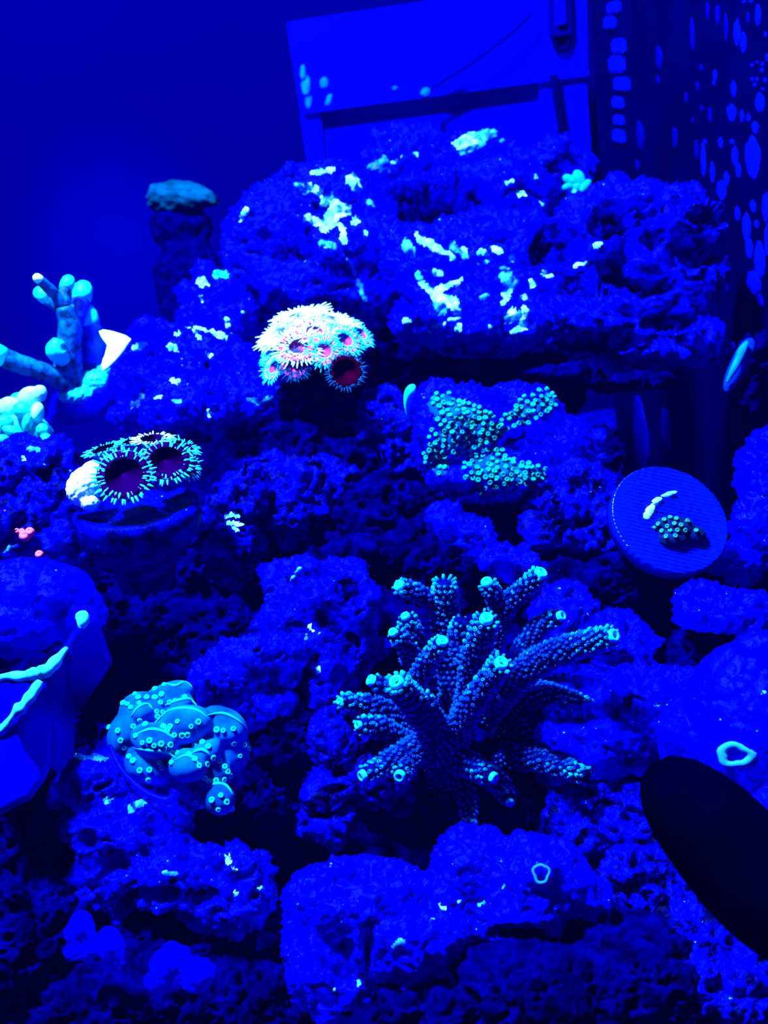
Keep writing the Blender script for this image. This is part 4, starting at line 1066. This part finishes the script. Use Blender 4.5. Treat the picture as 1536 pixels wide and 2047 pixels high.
# ------------------------------------------------------------------ blue hang-on box at the back glass
M_BOX = plain('box_plastic', (0.0, 0.0, .95), .5, .02, .06, 30)
M_BOXD = plain('box_window', (0.0, 0.0, .08), .5, .0, .1, 20)
M_TUBE = plain('dark_tube', (0.0, 0.0, .03), .6, .0, .1)
YB = .80
def onb(px, py, y=YB):
    d = at(px, py, 1.0) - CAM
    return CAM + d * (y / d[1])
Q0 = onb(870, 120)
bx = empty('hang_on_box', Q0, 'bright blue plastic box on the back glass with legs and a dark window', 'filter box')
def prism(name, quad, y0, y1, mat, parent):
    """box with the front face through four pixels on plane y0, running straight back to y1"""
    a = [onb(x, y, y0) for x, y in quad]
    V = np.array(a + [p * np.array([1, 0, 1]) + np.array([0, y1, 0]) for p in a]) - Q0
    Fc = [(3, 2, 1, 0), (4, 5, 6, 7)] + [(i, (i + 1) % 4, 4 + (i + 1) % 4, 4 + i) for i in range(4)]
    me = mesh_np(name, V, Fc, False)
    bm = bmesh.new(); bm.from_mesh(me); bmesh.ops.recalc_face_normals(bm, faces=bm.faces[:]); bmesh.ops.bevel(bm, geom=bm.edges[:], offset=.0008, segments=2, affect='EDGES'); bm.to_mesh(me); bm.free()
    return obj(name, me, mat, parent)
prism('front_panel', [(574, 45), (1172, -45), (1176, 148), (602, 226)], YB, YB + .03, M_BOX, bx)
prism('bottom_rim', [(602, 216), (1176, 138), (1178, 152), (604, 229)], YB - .005, YB, M_BOX, bx)
prism('left_leg', [(600, 226), (640, 220), (652, 360), (622, 366)], YB, YB + .03, M_BOX, bx)
prism('right_leg', [(1078, 160), (1172, 148), (1186, 360), (1100, 372)], YB, YB + .03, M_BOX, bx)
prism('dark_window', [(636, 220), (1084, 160), (1104, 372), (650, 372)], YB + .006, YB + .03, plain('box_rear', (0.0, 0.0, .45), .5, .0, .1, 20), bx)
M_PALE = plain('back_growth', (0.0, .07, .6), .6, .02, .4, 200)
def onb_lump(nm, pts, mat, parent, y=YB - .002):
    bl = []
    for x, yy, rx, ry, an in pts:
        d = proj(onb(x, yy, y))[2]; bl.append((x, yy, d, rx, ry, 6, an))
    return lump2(nm, bl, 2.4, mat, parent, Q0, 1.2, 8)
onb_lump('pale_growth', [(606, 145, 6, 16, 0), (612, 170, 9, 22, 0), (617, 200, 7, 18, 0)], M_PALE, bx)
onb_lump('pale_growth', [(648, 166, 9, 12, 0)], M_PALE, bx)
onb_lump('pale_growth', [(658, 200, 6, 14, 20), (654, 214, 6, 8, 20)], M_PALE, bx)
onb_lump('pale_growth', [(790, 177, 6, 4, -20)], M_PALE, bx)
# dark fitting with its hole and the down pipe
def disc_on(nm, px, py, r, y, mat, depth=.004):
    p = onb(px, py, y); d = proj(p)[2]
    V, Fc = lathe([(1, 0), (1.0, .8), (.85, 1.0), (.6, 1.0), (.5, .2), (.1, .1)], 24)
    V = V * np.array([r * d / F, r * d / F, depth])
    o = obj(nm, mesh_np(nm, V, Fc), mat, bx)
    put(o, p - Q0, (0, -1, 0)); return o
prism('valve_bracket', [(1097, -30), (1142, -36), (1146, 70), (1102, 76)], YB - .008, YB, M_BOXD, bx)
prism('valve_stem', [(1112, -20), (1130, -22), (1132, 48), (1114, 50)], YB - .012, YB - .008, M_BOX, bx)
disc_on('valve_hole', 1122, 84, 20, YB - .002, M_TUBE)
P = np.array([onb(1106, 148, YB - .008), onb(1114, 200, YB - .008), onb(1122, 250, YB - .008), onb(1130, 310, YB - .008)])
v, f, _ = sweep(P, np.array([.0032] * 4), 12); obj('down_pipe', mesh_np('down_pipe', v - Q0, f), M_TUBE, bx)
T0 = onb(950, 110, YB - .012)
P = np.array([onb(*q) for q in [(1062, 28, YB - .012), (1030, 60, YB - .013), (985, 96, YB - .014), (935, 132, YB - .014), (890, 160, YB - .013), (852, 185, YB - .012)]])
P = catmull(P, 6); v, f, _ = sweep(P, np.full(len(P), .0016), 10)
at_ = tag(obj('airline_tube', mesh_np('airline_tube', v - T0, f), M_BOXD, loc=T0), 'thin slanting airline tube hanging across the blue box', 'tube')
p = onb(851, 186, YB - .014); V, Fc = lathe([(.6, -1), (1, -.5), (1, .5), (.7, 1), (.2, .8)], 12)
e_ = obj('tube_end', mesh_np('tube_end', V * .0030, Fc), M_PALE, at_); put(e_, p - T0, (-.6, -.3, -.6))

# ------------------------------------------------------------------ rear pillar with its dome coral, dark reef behind
PL = [(360, 455, .66, 55, 40, 40), (375, 560, .66, 60, 80, 50), (385, 680, .66, 70, 80, 55), (390, 800, .66, 80, 110, 60), (400, 960, .66, 90, 130, 70)]
rock('rock_pillar', 'dark standing pillar of rock in the rear, under the dome coral', PL, mat=M_DARK, seed=60, nrand=4, amp=.5, pits=.3, vox=6)
c, A = ell(366, 402, .66, 72, 36, 55, 6)
V = ICO_V.copy(); bm = bmesh.new(); bmesh.ops.create_icosphere(bm, subdivisions=5, radius=1); V = np.array([q.co[:] for q in bm.verts]); Fi = np.array([[q.index for q in f.verts] for f in bm.faces]); bm.free()
V = V * (1 + .10 * pn(V * 3.0) + .05 * pn(V * 9))[:, None]
V = V @ A; V[:, 2] = np.where(V[:, 2] < -.004, -.004 + (V[:, 2] + .004) * .25, V[:, 2])
tag(obj('dome_coral', mesh_np('dome_coral', V, Fi), plain('dome_teal', (0.0, .028, .08), .9, .0, .5, 90, .5), loc=c), 'dim teal dome coral crowning the dark rear pillar', 'coral')
